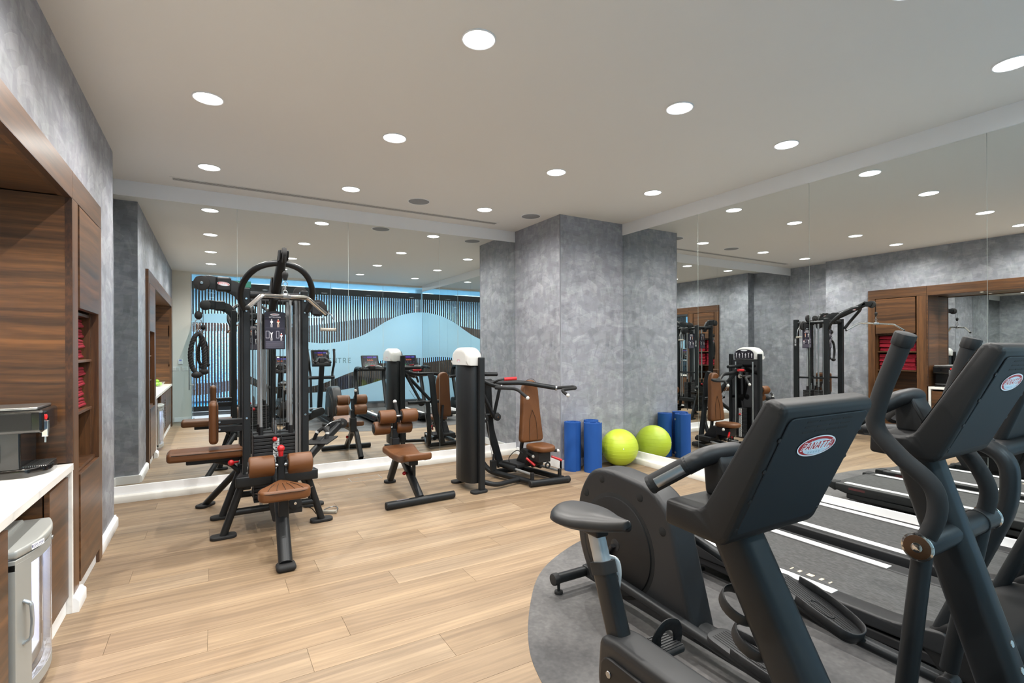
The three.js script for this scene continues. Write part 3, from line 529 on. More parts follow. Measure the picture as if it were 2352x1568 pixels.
// counter, base cabinets
const counter = thing('countertop', 'white marble-look worktop with a waterfall end beside the towel cabinet', 'worktop', [-0.9, 0, -2.2]);
part(counter, 'slab', metreUV(rbx(-1.10, 0.815, NZ0 + 0.002, -0.695, CT, NZ1 - 0.002, 0.003), 1), M.marble);
part(counter, 'end_panel', metreUV(rbx(-1.10, 0.0, NZ0 + 0.002, -0.697, 0.815, NZ0 + 0.034, 0.002), 1), M.marble);
function baseCabinet(label, z0, z1, louvre) {
  const t = thing('base_cabinet', label, 'cabinet', [-0.9, 0, (z0 + z1) / 2], 'walnut base cabinets under the worktop');
  part(t, 'carcass', [bx(-1.08, 0.09, z0, -0.74, 0.80, z0 + 0.018), bx(-1.08, 0.09, z1 - 0.018, -0.74, 0.80, z1), bx(-1.09, 0.09, z0, -1.075, 0.80, z1)], M.walnut);
  part(t, 'plinth', bx(-1.05, 0, z0, -0.725, 0.085, z1), M.white);
  const n = Math.max(1, Math.round((z1 - z0) / 0.5)), w = (z1 - z0) / n;
  for (let k = 0; k < n; k++) {
    const a = z0 + k * w + 0.004, b = z0 + (k + 1) * w - 0.004;
    if (louvre && k === 1) { const d = part(t, 'door', W1(merge([bx(-0.735, 0.10, a, -0.712, 0.2, b), bx(-0.735, 0.66, a, -0.712, 0.785, b), bx(-0.735, 0.2, a, -0.712, 0.66, a + 0.06), bx(-0.735, 0.2, b - 0.06, -0.712, 0.66, b)])), M.walnut); for (let q = 0; q < 10; q++) part(d, 'louvre', rot(bx(-0.733, 0.215 + q * 0.045, a + 0.06, -0.715, 0.245 + q * 0.045, b - 0.06), [-0.724, 0.23 + q * 0.045, 0], 0, 0, 0.3), M.walnutDark); }
    else part(t, 'door', W1(rbx(-0.735, 0.10, a, -0.712, 0.785, b, 0.002), 0.13 * k + (louvre ? 0.3 : 0), 0.07), M.walnut);
  }
  return t;
}
baseCabinet('walnut base cabinet between the small fridge and the white end panel', -3.794, -3.40, false);
baseCabinet('long walnut base cabinet with a louvred door on the camera side of the fridge', -2.80, -0.52, true);

// small glass-door fridge with a bowed front
const FZa = -3.365, FZb = -2.855;
const fr = thing('mini_fridge', 'small grey glass-door drinks fridge glowing blue-white under the worktop', 'fridge', [-0.9, 0, -3.11]);
{
  const bow = (z, d = 0) => { const t = (z - FZa) / (FZb - FZa) * 2 - 1; return -0.706 + 0.048 * (1 - t * t) + d; };
  const N = 14, front = (d, e = 0) => { const o = []; for (let i = 0; i <= N; i++) { const z = FZa + e + (FZb - FZa - 2 * e) * i / N; o.push([bow(z, d), z, 0.001]); } return o; };
  part(fr, 'cabinet', [bx(-1.07, 0.03, FZa, -0.737, 0.63, FZa + 0.025), bx(-1.07, 0.03, FZb - 0.025, -0.737, 0.63, FZb), bx(-1.07, 0.03, FZa, -1.045, 0.63, FZb), bx(-1.07, 0.03, FZa, -0.737, 0.08, FZb), bx(-1.07, 0.61, FZa, -0.737, 0.635, FZb)], M.fridge);
  part(fr, 'lining', [bx(-1.045, 0.08, FZa + 0.025, -1.04, 0.61, FZb - 0.025), bx(-1.04, 0.08, FZa + 0.025, -0.739, 0.61, FZa + 0.03), bx(-1.04, 0.08, FZb - 0.03, -0.739, 0.61, FZb - 0.025), bx(-1.04, 0.08, FZa + 0.025, -0.739, 0.085, FZb - 0.025), bx(-1.04, 0.605, FZa + 0.025, -0.739, 0.61, FZb - 0.025)], M.fridgeIn);
  const lidOut = [[-1.07, FZa], ...front(0.004).map(([x, z]) => [x, z]), [-1.07, FZb]];
  part(fr, 'lid', [exXZ(lidOut.slice().reverse(), 0.642, 0.676, 0.008, 0.008), exYZ([[FZa + 0.03, 0.672], [FZb - 0.03, 0.672], [FZb - 0.05, 0.692], [FZa + 0.05, 0.692]], -1.06, -0.79, 0.01, 0.004)], M.fridge);
  // door frame: four bowed bars, then the pane
  const bar = (y0, y1, z0, z1) => { const o = [], i = []; for (let k = 0; k <= 10; k++) { const z = z0 + (z1 - z0) * k / 10; o.push([bow(z), z, 0.0005]); i.push([bow(z, -0.03), z, 0.0005]); } return exXZ([...o, ...i.reverse()].reverse(), y0, y1, 0.0005, 0.002, 1); };
  const dr = part(fr, 'door', [bar(0.035, 0.085, FZa, FZb), bar(0.59, 0.636, FZa, FZb), bar(0.06, 0.62, FZa, FZa + 0.022), bar(0.06, 0.62, FZb - 0.095, FZb)], M.fridge);
  part(dr, 'door_glass', bar(0.085, 0.59, FZa + 0.022, FZb - 0.095), M.clear);
  const hz = FZb - 0.045, hx = bow(hz, 0.0); part(dr, 'handle', pipe([[hx - 0.002, 0.27, hz], [hx + 0.024, 0.285, hz], [hx + 0.028, 0.36, hz], [hx + 0.024, 0.435, hz], [hx - 0.002, 0.45, hz]], [0.018, 0.012, 0.004], 0.02), M.silver);
  part(dr, 'lock', drum([bow(-3.22, 0), 0.613, -3.22], [bow(-3.22, 0.006), 0.613, -3.22], 0.011, 0.001, 16), M.steel);
  for (const y of [0.22, 0.35, 0.48]) { const wires = [bx(-0.80, y, FZa + 0.03, -0.79, y + 0.012, FZb - 0.03)]; for (let k = 0; k < 12; k++) wires.push(bx(-1.035, y, FZa + 0.05 + k * 0.036, -0.79, y + 0.005, FZa + 0.055 + k * 0.036)); part(fr, 'wire_shelf', wires, M.white); }
  part(fr, 'light_tube', cyl([-0.80, 0.595, FZa + 0.06], [-0.80, 0.595, FZb - 0.06], 0.008), M.led);
  const l = new THREE.RectAreaLight(new THREE.Color(0.66, 0.70, 1.0), 120, 0.36, 0.02); l.position.set(-0.80, 0.583, (FZa + FZb) / 2); l.rotation.set(-Math.PI / 2, 0, Math.PI / 2); l.castShadow = true; scene.add(l);
  const sz = -2.98; part(fr, 'label_sticker', sticker(0.085, 0.024, false, [bow(sz, 0.0085), 0.659, sz], 0, Math.PI / 2 - 0.28), M.fridgeLabel, 'white sticker with blue lettering');
}

// coffee machine on the counter
const cm = thing('coffee_machine', 'glossy black automatic coffee machine with a drip tray on the worktop', 'coffee machine', [-0.92, CT, -3.64]);
{
  const za = -3.79, zb = -3.50;
  part(cm, 'base', exXZ([[-1.06, za], [-0.83, za], [-0.75, za + 0.02, 0.06], [-0.745, zb - 0.1, 0.1], [-0.82, zb], [-1.06, zb]].reverse(), CT, CT + 0.045, 0.02, 0.004), M.black);
  part(cm, 'drip_grille', (() => { const g = []; for (let k = 0; k < 11; k++) g.push(bx(-0.845 + k * 0.0085, CT + 0.046, za + 0.03, -0.841 + k * 0.0085, CT + 0.052, zb - 0.05)); for (let k = 0; k < 9; k++) g.push(bx(-0.848, CT + 0.047, za + 0.04 + k * 0.022, -0.757, CT + 0.050, za + 0.043 + k * 0.022)); return g; })(), M.steel);
  part(cm, 'tower', rbx(-1.06, CT + 0.04, za + 0.005, -0.845, CT + 0.24, zb - 0.005, 0.01), M.black);
  part(cm, 'brew_head', [rbx(-1.065, CT + 0.225, za - 0.002, -0.755, CT + 0.345, zb + 0.004, 0.018, 3)], M.black);
  part(cm, 'lid', rbx(-1.05, CT + 0.345, za + 0.01, -0.78, CT + 0.36, zb - 0.01, 0.006), M.steel);
  part(cm, 'side_panel', rbx(-1.03, CT + 0.245, zb + 0.002, -0.80, CT + 0.33, zb + 0.006, 0.002), std({ color: 0x141312, roughness: 0.35 }));
  part(cm, 'water_window', rbx(-0.96, CT + 0.085, zb - 0.006, -0.92, CT + 0.185, zb - 0.002, 0.004), std({ color: 0x05060a, roughness: 0.1 }));
  part(cm, 'button', drum([-0.756, CT + 0.305, zb - 0.04], [-0.750, CT + 0.305, zb - 0.04], 0.014, 0.002, 20), std({ color: 0xd01a20, emissive: 0xe02020, emissiveIntensity: 0.5, roughness: 0.3 }), 'red round button');
  part(cm, 'display', bx(-0.7555, CT + 0.265, za + 0.10, -0.753, CT + 0.295, za + 0.2), M.smoked);
  part(cm, 'spout', [rbx(-0.775, CT + 0.20, -3.57, -0.745, CT + 0.285, -3.545, 0.005), cyl([-0.76, CT + 0.17, -3.557], [-0.76, CT + 0.205, -3.557], 0.006)], M.chrome);
}
// fruit bowl near the rear end of the counter
{
  const c = [-0.88, CT, -1.35], b = thing('fruit_bowl', 'small glass fruit bowl holding green apples on the worktop', 'bowl', c);
  part(b, 'bowl', (() => { const p = [[0.0, 0.004], [0.05, 0.004], [0.09, 0.03], [0.125, 0.085], [0.13, 0.09], [0.122, 0.088], [0.086, 0.036], [0.048, 0.01], [0, 0.01]].map((q) => new THREE.Vector2(...q)); const g = new THREE.LatheGeometry(p, 28); g.translate(...c); return g; })(), M.clear);
  const app = (x, y, z, l) => { const t = thing('apple', l, 'apple', [c[0] + x, c[1] + y, c[2] + z], 'green apples in the bowl'); part(t, 'flesh', ball([c[0] + x, c[1] + y + 0.036, c[2] + z], 0.038, 1, 0.92, 1, 16), M.apple); part(t, 'stem', cyl([c[0] + x, c[1] + y + 0.066, c[2] + z], [c[0] + x + 0.004, c[1] + y + 0.083, c[2] + z], 0.0018, 0.0022, 6), M.seam); };
  app(0.045, 0.012, 0.0, 'green apple in the glass bowl on the room side'); app(-0.045, 0.012, 0.01, 'green apple in the glass bowl on the mirror side'); app(0, 0.012, 0.075, 'green apple in the glass bowl nearest the rear wall'); app(0.0, 0.012, -0.07, 'green apple in the glass bowl nearest the fridge'); app(0.0, 0.062, 0.0, 'green apple lying on top of the others');
}
single('baseboard_cabinet', 'short white baseboard at the foot of the cabinet stile', 'baseboard', exXY([[FX - 0.01, 0, 0.001], [FX + 0.032, 0, 0.001], [FX + 0.032, 0.062, 0.006], [FX + 0.012, 0.085, 0.004], [FX - 0.01, 0.085, 0.001]], -4.0, -3.80, 0.002, 0), M.white, null, 'structure');
// ------------------------------------------------------------------ strength machines
function footPad(parent, x, z, turn = 0, l = 0.17, w = 0.095, name = 'foot') { const g = exXZ([[-l / 2, -w / 2], [l / 2, -w / 2], [l / 2, w / 2], [-l / 2, w / 2]].reverse(), 0, 0.026, w * 0.48, 0.006); g.rotateY(turn); g.translate(x, 0, z); return part(parent, name, g, M.rubber); }
const bolt = (p, dir, r = 0.009) => { const d = V(...dir).normalize().multiplyScalar(0.006), a = V(...p); return drum(p, a.add(d).toArray(), r, 0.002, 12); };
function pulley(parent, c, r, axis, w = 0.024) { const a = axis === 'x' ? [w / 2, 0, 0] : [0, 0, w / 2], m = (s) => [c[0] + a[0] * s, c[1], c[2] + a[2] * s]; const p = part(parent, 'pulley', drum(m(-1), m(1), r, 0.005, 28), M.rubber); part(p, 'bolt', drum(m(1), m(1.35), 0.012, 0.002, 12), M.chrome); return p; }
function weightStack(parent, cx, cz, w, d, y0, n, th, facing) {
  const g0 = rbx(-w / 2, 0, -d / 2, w / 2, th - 0.0045, d / 2, 0.004, 1), o = originOf(parent);
  for (let k = 0; k < n; k++) { const m = new THREE.Mesh(g0, M.plate); m.name = 'weight_plate'; m.position.set(cx - o.x, y0 + k * th - o.y, cz - o.z); parent.add(m); }
  const top = y0 + n * th; part(parent, 'number_strip', facing === 'z' ? sticker(0.05, n * th * 0.96, false, [cx, y0 + n * th * 0.5, cz + d / 2 + 0.001]) : sticker(0.05, n * th * 0.96, false, [cx + w / 2 + 0.001, y0 + n * th * 0.5, cz], 0, Math.PI / 2), M.numbers);
  return top;
}
// --- multi-station cable tower
const mg = thing('cable_tower', 'black multi-station cable tower with weight stacks, brown seats and thigh rollers', 'exercise machine', [0.47, 0, -5.0]);
{
  const UX = [0.24, 0.69], UZ = [-4.74, -5.26];
  for (const x of UX) for (const z of UZ) { const u = part(mg, 'upright', rbx(x - 0.029, 0.40, z - 0.042, x + 0.029, 2.02, z + 0.042, 0.012, 3), M.frame); part(u, 'bolt', [1.93, 1.83, 0.95, 0.5].map((y) => bolt([x, y, z + 0.042], [0, 0, 1])), M.chrome); }
  part(mg, 'upright_badge', sticker(0.05, 0.15, false, [0.7195, 1.62, -5.26], 0, Math.PI / 2), M.upLogo);
  part(mg, 'top_tube', [cyl([0.24, 1.965, -4.74], [0.69, 1.965, -4.74], 0.03), cyl([0.24, 1.965, -5.26], [0.69, 1.965, -5.26], 0.03)], M.frame);
  part(mg, 'top_tube', [cyl([0.24, 1.955, -5.3], [0.24, 1.955, -4.7], 0.026), cyl([0.69, 1.955, -5.3], [0.69, 1.955, -4.7], 0.026), cyl([0.465, 1.955, -5.3], [0.465, 1.955, -4.7], 0.024)], M.frame);
  part(mg, 'brace', [bx(0.68, 0.98, -5.24, 0.70, 1.01, -4.76), bx(0.23, 0.98, -5.24, 0.25, 1.01, -4.76)], M.frame);
  // foot frame
  part(mg, 'front_beam', exXZ([[0.15, -4.60], [0.78, -4.60], [0.74, -4.80], [0.19, -4.80]].reverse(), 0.405, 0.49, 0.02, 0.01), M.frame);
  part(mg, 'rear_beam', rbx(0.19, 0.40, -5.32, 0.74, 0.48, -5.2, 0.01), M.frame);
  for (const x of UX) part(mg, 'side_beam', rbx(x - 0.03, 0.36, -5.3, x + 0.03, 0.44, -4.7, 0.01), M.frame);
  const feet = [[0.07, -4.70, 0.21, -4.70], [0.07, -5.26, 0.22, -5.26], [-0.064, -5.756, 0.24, -5.36], [0.824, -4.73, 0.70, -4.71], [0.84, -5.24, 0.70, -5.26]];
  feet.forEach(([x, z, tx, tz], i) => { part(mg, 'leg', pipe([[x, 0.02, z], [tx, 0.44, tz]], [0.056, 0.075, 0.025], 0, { up: [0, 0, 1] }), M.frame); footPad(mg, x, z, i === 2 ? 0.9 : 0.05, 0.19, 0.11); });
  part(mg, 'cross_tube', [cyl([0.15, 0.19, -4.71], [0.79, 0.19, -4.72], 0.028), cyl([0.465, 0.19, -5.26], [0.465, 0.19, -4.6], 0.026), cyl([0.13, 0.19, -5.26], [0.79, 0.19, -5.25], 0.028)], M.frame);
  // lat station: leaning post to the front foot, seat, thigh rollers
  part(mg, 'seat_beam', pipe([[0.46, 0.47, -4.66], [0.445, 0.28, -4.18], [0.428, 0.03, -3.80]], [0.092, 0.10, 0.04], 0.05, { up: [0, 1, 0] }), M.frame);
  part(mg, 'foot', rbx(0.365, 0, -3.845, 0.492, 0.05, -3.735, 0.03, 3), M.rubber);
  part(mg, 'seat_post', rbx(0.415, 0.20, -4.17, 0.485, 0.46, -4.09, 0.012), M.frame);
  const seat = part(mg, 'seat', exXZ([[0.265, -4.06, 0.06], [0.29, -3.95, 0.08], [0.61, -3.95, 0.08], [0.635, -4.06, 0.06], [0.56, -4.16, 0.1], [0.50, -4.27, 0.04], [0.45, -4.33, 0.03], [0.40, -4.27, 0.04], [0.34, -4.16, 0.1]].reverse(), 0.425, 0.505, 0.05, 0.022, 4), M.leather);
  part(seat, 'seam', spline([[0.26, 0.488, -4.03], [0.32, 0.489, -3.955], [0.45, 0.49, -3.944], [0.58, 0.489, -3.955], [0.64, 0.488, -4.03]], 0.003, 24), M.seam);
  part(seat, 'seam', [-0.09, -0.045, 0, 0.045, 0.09].map((d) => spline([[0.45 + d * 1.3, 0.506, -3.97], [0.45 + d, 0.507, -4.08], [0.45 + d * 0.6, 0.506, -4.17]], 0.0022, 8)), M.seam);
  part(mg, 'roller_post', [rbx(0.425, 0.40, -4.60, 0.495, 0.47, -4.33, 0.012), rbx(0.432, 0.42, -4.395, 0.488, 0.66, -4.335, 0.012), cyl([0.46, 0.60, -4.365], [0.46, 0.675, -4.365], 0.034)], M.frame);
  part(mg, 'roller_axle', cyl([0.225, 0.61, -4.35], [0.695, 0.61, -4.35], 0.014), M.steel);
  for (const [a, b] of [[0.233, 0.411], [0.508, 0.685]]) { const r = part(mg, 'thigh_roller', drum([a, 0.612, -4.35], [b, 0.612, -4.35], 0.080, 0.014, 32), M.leather); part(r, 'end_cap', [drum([a - 0.006, 0.612, -4.35], [a + 0.002, 0.612, -4.35], 0.045, 0.003), drum([b - 0.002, 0.612, -4.35], [b + 0.006, 0.612, -4.35], 0.045, 0.003)], M.frameDark); }
  const kn = part(mg, 'adjusting_knob', [ball([0.46, 0.735, -4.365], 0.028), cyl([0.46, 0.67, -4.365], [0.46, 0.72, -4.365], 0.016, 0.02)], M.red, 'red ball knob between the rollers');
  // lat arm with its hoop
  part(mg, 'hoop', spline([[0.225, 1.84, -4.69], [0.195, 1.93, -4.64], [0.215, 2.05, -4.53], [0.31, 2.15, -4.40], [0.465, 2.185, -4.34], [0.62, 2.15, -4.40], [0.715, 2.05, -4.53], [0.735, 1.93, -4.64], [0.705, 1.84, -4.69]], 0.024, 48), M.frame);
  part(mg, 'lat_arm', pipe([[0.465, 1.88, -5.02], [0.465, 2.02, -4.72], [0.465, 2.235, -4.24]], [0.062, 0.085, 0.028], 0.08), M.frame);
  part(mg, 'arm_bracket', [exYZ([[-4.98, 1.93], [-4.72, 1.99], [-4.62, 2.11], [-4.74, 2.12], [-4.98, 2.02]], 0.428, 0.436, 0.02, 0.002), exYZ([[-4.98, 1.93], [-4.72, 1.99], [-4.62, 2.11], [-4.74, 2.12], [-4.98, 2.02]], 0.494, 0.502, 0.02, 0.002), exYZ([[-4.30, 2.19], [-4.16, 2.18], [-4.12, 2.25], [-4.26, 2.27]], 0.434, 0.440, 0.02, 0.002), exYZ([[-4.30, 2.19], [-4.16, 2.18], [-4.12, 2.25], [-4.26, 2.27]], 0.490, 0.496, 0.02, 0.002)], M.frame);
  part(mg, 'badge', sticker(0.10, 0.04, true, [0.4975, 2.16, -4.42], 0, Math.PI / 2, 0.42), M.logo);
  pulley(mg, [0.465, 2.215, -4.15], 0.058, 'x', 0.03); pulley(mg, [0.465, 2.04, -4.78], 0.058, 'x', 0.03);
  part(mg, 'lat_cable', [cyl([0.465, 2.20, -4.092], [0.465, 2.075, -4.092], 0.003), cyl([0.465, 2.275, -4.16], [0.465, 2.095, -4.76], 0.003), cyl([0.51, 1.95, -4.84], [0.51, 0.76, -4.90], 0.003), cyl([0.475, 1.95, -4.84], [0.475, 0.78, -4.93], 0.003)], M.rubber);
  part(mg, 'cable_stop', [ball([0.465, 2.062, -4.092], 0.022, 1, 1.25, 1), cyl([0.465, 2.02, -4.092], [0.465, 2.05, -4.092], 0.012, 0.02)], M.rubber);
  part(mg, 'snap_hook', [torus([0.465, 1.995, -4.092], 0.016, 0.0035, 'z', 20), torus([0.465, 1.962, -4.092], 0.016, 0.0035, 'x', 20), torus([0.465, 1.932, -4.092], 0.014, 0.0035, 'z', 20)], M.chrome);
  // left station: arm, back pad, bench
  const arm = part(mg, 'side_arm', [exXY([[-0.135, 2.05, 0.05], [-0.02, 2.035], [0.07, 2.03], [0.10, 2.02], [0.17, 1.985], [0.23, 1.88], [0.30, 1.88], [0.30, 1.98], [0.20, 2.11], [0.10, 2.135], [-0.02, 2.155], [-0.135, 2.14, 0.05]], -5.14, -5.10, 0.02, 0.006)], M.frame);
  part(arm, 'sleeve', rbx(0.025, 2.02, -5.155, 0.145, 2.148, -5.085, 0.02, 3), M.frame); part(arm, 'badge', sticker(0.095, 0.036, true, [0.085, 2.085, -5.0845], 0, 0, -0.12), M.logo);
  pulley(mg, [-0.078, 2.085, -5.12], 0.062, 'z', 0.06); part(mg, 'side_cable', [cyl([-0.10, 2.07, -5.08], [-0.102, 1.83, -5.07], 0.003)], M.rubber);
  part(mg, 'cable_stop', ball([-0.102, 1.805, -5.07], 0.03, 1, 1.2, 1), M.rubber);
  part(mg, 'snap_hook', [torus([-0.102, 1.75, -5.07], 0.022, 0.004, 'z', 20), torus([-0.102, 1.705, -5.07], 0.02, 0.004, 'x', 20), torus([-0.102, 1.665, -5.07], 0.018, 0.0045, 'z', 20)], M.chrome);
  const bench = part(mg, 'bench_pad', rbx(-0.335, 0.565, -5.34, 0.235, 0.645, -5.07, 0.028, 4), M.leather); part(bench, 'seam', pipe([[-0.334, 0.627, -5.30], [-0.334, 0.627, -5.11], [-0.30, 0.627, -5.069], [0.23, 0.627, -5.069]], 0.003, 0.03), M.seam);
  part(mg, 'bench_beam', [rbx(-0.20, 0.52, -5.235, 0.21, 0.56, -5.165, 0.01), pipe([[0.02, 0.53, -5.2], [0.13, 0.50, -5.2], [0.20, 0.42, -5.2]], 0.02, 0.05)], M.frame);
  part(mg, 'adjusting_knob', [ball([0.135, 0.535, -5.02], 0.026), cyl([0.15, 0.53, -5.04], [0.19, 0.525, -5.1], 0.009)], M.red, 'red ball knob under the bench');
  const bp = part(mg, 'back_pad', rbx(-0.03, 0.70, -5.29, 0.042, 1.06, -5.02, 0.034, 4), M.leather); part(bp, 'seam', pipe([[0.03, 0.73, -5.016], [0.03, 1.03, -5.016], [0.03, 1.064, -5.05], [0.03, 1.064, -5.26]], 0.003, 0.03), M.seam);
  part(mg, 'pad_bracket', [rbx(0.04, 0.855, -5.19, 0.24, 0.90, -5.12, 0.006), rbx(0.04, 0.79, -5.19, 0.24, 0.845, -5.12, 0.006)], M.frameDark); part(mg, 'bolt', [bolt([0.05, 0.88, -5.12], [0, 0, 1]), bolt([0.05, 0.815, -5.12], [0, 0, 1])], M.chrome);
  // stacks, rods, charts
  const y0 = 0.2, n = 18, th = 0.0305;
  for (const [z, s] of [[-4.925, 1], [-5.115, -1]]) {
    const top = weightStack(mg, 0.475, z, 0.35, 0.115, y0, n, th, 'z');
    part(mg, 'guide_rod', [cyl([0.36, 0.15, z], [0.36, 1.95, z], 0.0135)], M.rod); part(mg, 'guide_rod', cyl([0.60, 0.15, z], [0.60, 1.95, z], 0.0135), M.rod);
    part(mg, 'stack_head', [rbx(0.30, top, z - 0.055, 0.65, top + 0.022, z + 0.055, 0.005), cyl([0.36, top, z], [0.36, top + 0.09, z], 0.02), cyl([0.60, top, z], [0.60, top + 0.09, z], 0.02)], M.frameDark);
    part(mg, 'selector_stem', [cyl([0.475, top, z], [0.475, top + 0.10, z], 0.013), cyl([0.475, top + 0.1, z], [0.475, top + 0.14, z], 0.008)], M.steel);
    part(mg, 'stack_cable', cyl([0.475, top + 0.14, z], [0.475, 1.93, z], 0.003), M.rubber);
    const zz = z + s * 0.06; part(mg, 'selector_pin', [ball([0.462, top - 0.012, zz + s * 0.028], 0.021), cyl([0.465, top - 0.012, zz - s * 0.02], [0.464, top - 0.012, zz + s * 0.02], 0.006)], M.red, 'red selector pin');
    part(mg, 'pin_cord', spline([[0.465, top - 0.01, zz + s * 0.02], [0.44, top - 0.07, zz + s * 0.02], [0.475, top - 0.12, zz + s * 0.025], [0.52, top - 0.06, zz + s * 0.02], [0.515, top + 0.01, zz]], 0.0045, 24), M.rubber);
  }
  part(mg, 'chart', [exXY([[0.383, 1.515, 0.004], [0.545, 1.515, 0.004], [0.545, 1.83, 0.01], [0.464, 1.848, 0.1], [0.383, 1.83, 0.01]], -4.822, -4.818, 0.01, 0)], M.frameDark);
  part(mg, 'chart_print', sticker(0.156, 0.315, false, [0.464, 1.675, -4.8175]), M.chart, 'dark exercise chart with small figures');
  part(mg, 'chart', bx(0.655, 1.515, -5.17, 0.659, 1.84, -5.01), M.frameDark); part(mg, 'chart_print', sticker(0.156, 0.315, false, [0.6595, 1.675, -5.09], 0, Math.PI / 2), M.chart);
  part(mg, 'chart', bx(0.383, 1.515, -5.222, 0.545, 1.84, -5.218), M.frameDark); part(mg, 'chart_print', sticker(0.156, 0.315, false, [0.464, 1.675, -5.2225], 0, Math.PI), M.chart);
  part(mg, 'loose_cable', [cyl([0.30, 1.95, -5.0], [0.30, 0.3, -5.0], 0.003), cyl([0.655, 1.95, -4.9], [0.655, 0.3, -4.9], 0.003), cyl([0.41, 1.95, -5.02], [0.41, 0.8, -5.02], 0.003), cyl([0.55, 1.95, -5.02], [0.55, 0.8, -5.02], 0.003)], M.steel);
  part(mg, 'side_rod', [cyl([0.665, 0.45, -4.80], [0.665, 1.95, -4.80], 0.012), cyl([0.635, 0.45, -4.82], [0.635, 1.95, -4.82], 0.012)], M.rod);
  // right high pulley with its bracket
  part(mg, 'pulley_bracket', [rbx(0.68, 1.86, -5.08, 0.84, 1.93, -5.03, 0.01), rbx(0.80, 1.84, -5.085, 0.87, 1.95, -5.075, 0.004), rbx(0.80, 1.84, -5.03, 0.87, 1.95, -5.02, 0.004)], M.frameDark);
  pulley(mg, [0.855, 1.90, -5.05], 0.078, 'z', 0.03); pulley(mg, [0.70, 2.03, -5.05], 0.06, 'z', 0.03); pulley(mg, [0.56, 2.03, -5.0], 0.05, 'x', 0.03);
  part(mg, 'side_cable', cyl([0.93, 1.90, -5.05], [0.945, 1.86, -5.055], 0.003), M.rubber);
  // low row arm with foot plate
  part(mg, 'row_beam', pipe([[0.72, 0.30, -5.25], [0.84, 0.47, -5.38], [1.20, 0.705, -5.73]], [0.05, 0.08, 0.02], 0.06), M.frame);
  part(mg, 'foot_plate', rot(rbx(0.86, 0.57, -5.66, 1.05, 0.585, -5.36, 0.006, 2), [0.955, 0.578, -5.51], 0.15, 0.7, 0.35), M.rubber);
  part(mg, 'row_bracket', exXY([[1.08, 0.62], [1.20, 0.66], [1.27, 0.70, 0.05], [1.24, 0.77, 0.05], [1.10, 0.73]], -5.755, -5.715, 0.02, 0.004), M.frameDark);
  pulley(mg, [1.215, 0.712, -5.70], 0.05, 'z', 0.03);
  part(mg, 'row_cable', spline([[1.19, 0.75, -5.68], [1.08, 0.74, -5.62], [0.98, 0.68, -5.58]], 0.005, 10), M.steel);
  part(mg, 'row_handle', [pipe([[0.90, 0.56, -5.60], [0.93, 0.66, -5.56], [0.99, 0.70, -5.55]], 0.018, 0.04), pipe([[1.01, 0.57, -5.48], [1.02, 0.66, -5.50], [0.99, 0.70, -5.55]], 0.018, 0.04)], M.grip); part(mg, 'handle_collar', [cyl([0.925, 0.65, -5.56], [0.935, 0.668, -5.56], 0.02), cyl([1.018, 0.64, -5.497], [1.02, 0.66, -5.50], 0.02)], M.whiteShell);
  // low pulley at the front
  pulley(mg, [0.60, 0.21, -4.66], 0.052, 'z', 0.03); part(mg, 'low_bracket', [rbx(0.53, 0.12, -4.69, 0.66, 0.2, -4.675, 0.006), exXY([[0.36, 0.40], [0.46, 0.40], [0.47, 0.12, 0.03], [0.42, 0.10, 0.03]], -4.58, -4.56, 0.02, 0.003)], M.frameDark);
  part(mg, 'low_cable', spline([[0.64, 0.18, -4.66], [0.74, 0.12, -4.75], [0.80, 0.03, -4.86]], 0.004, 12), M.rubber);
}
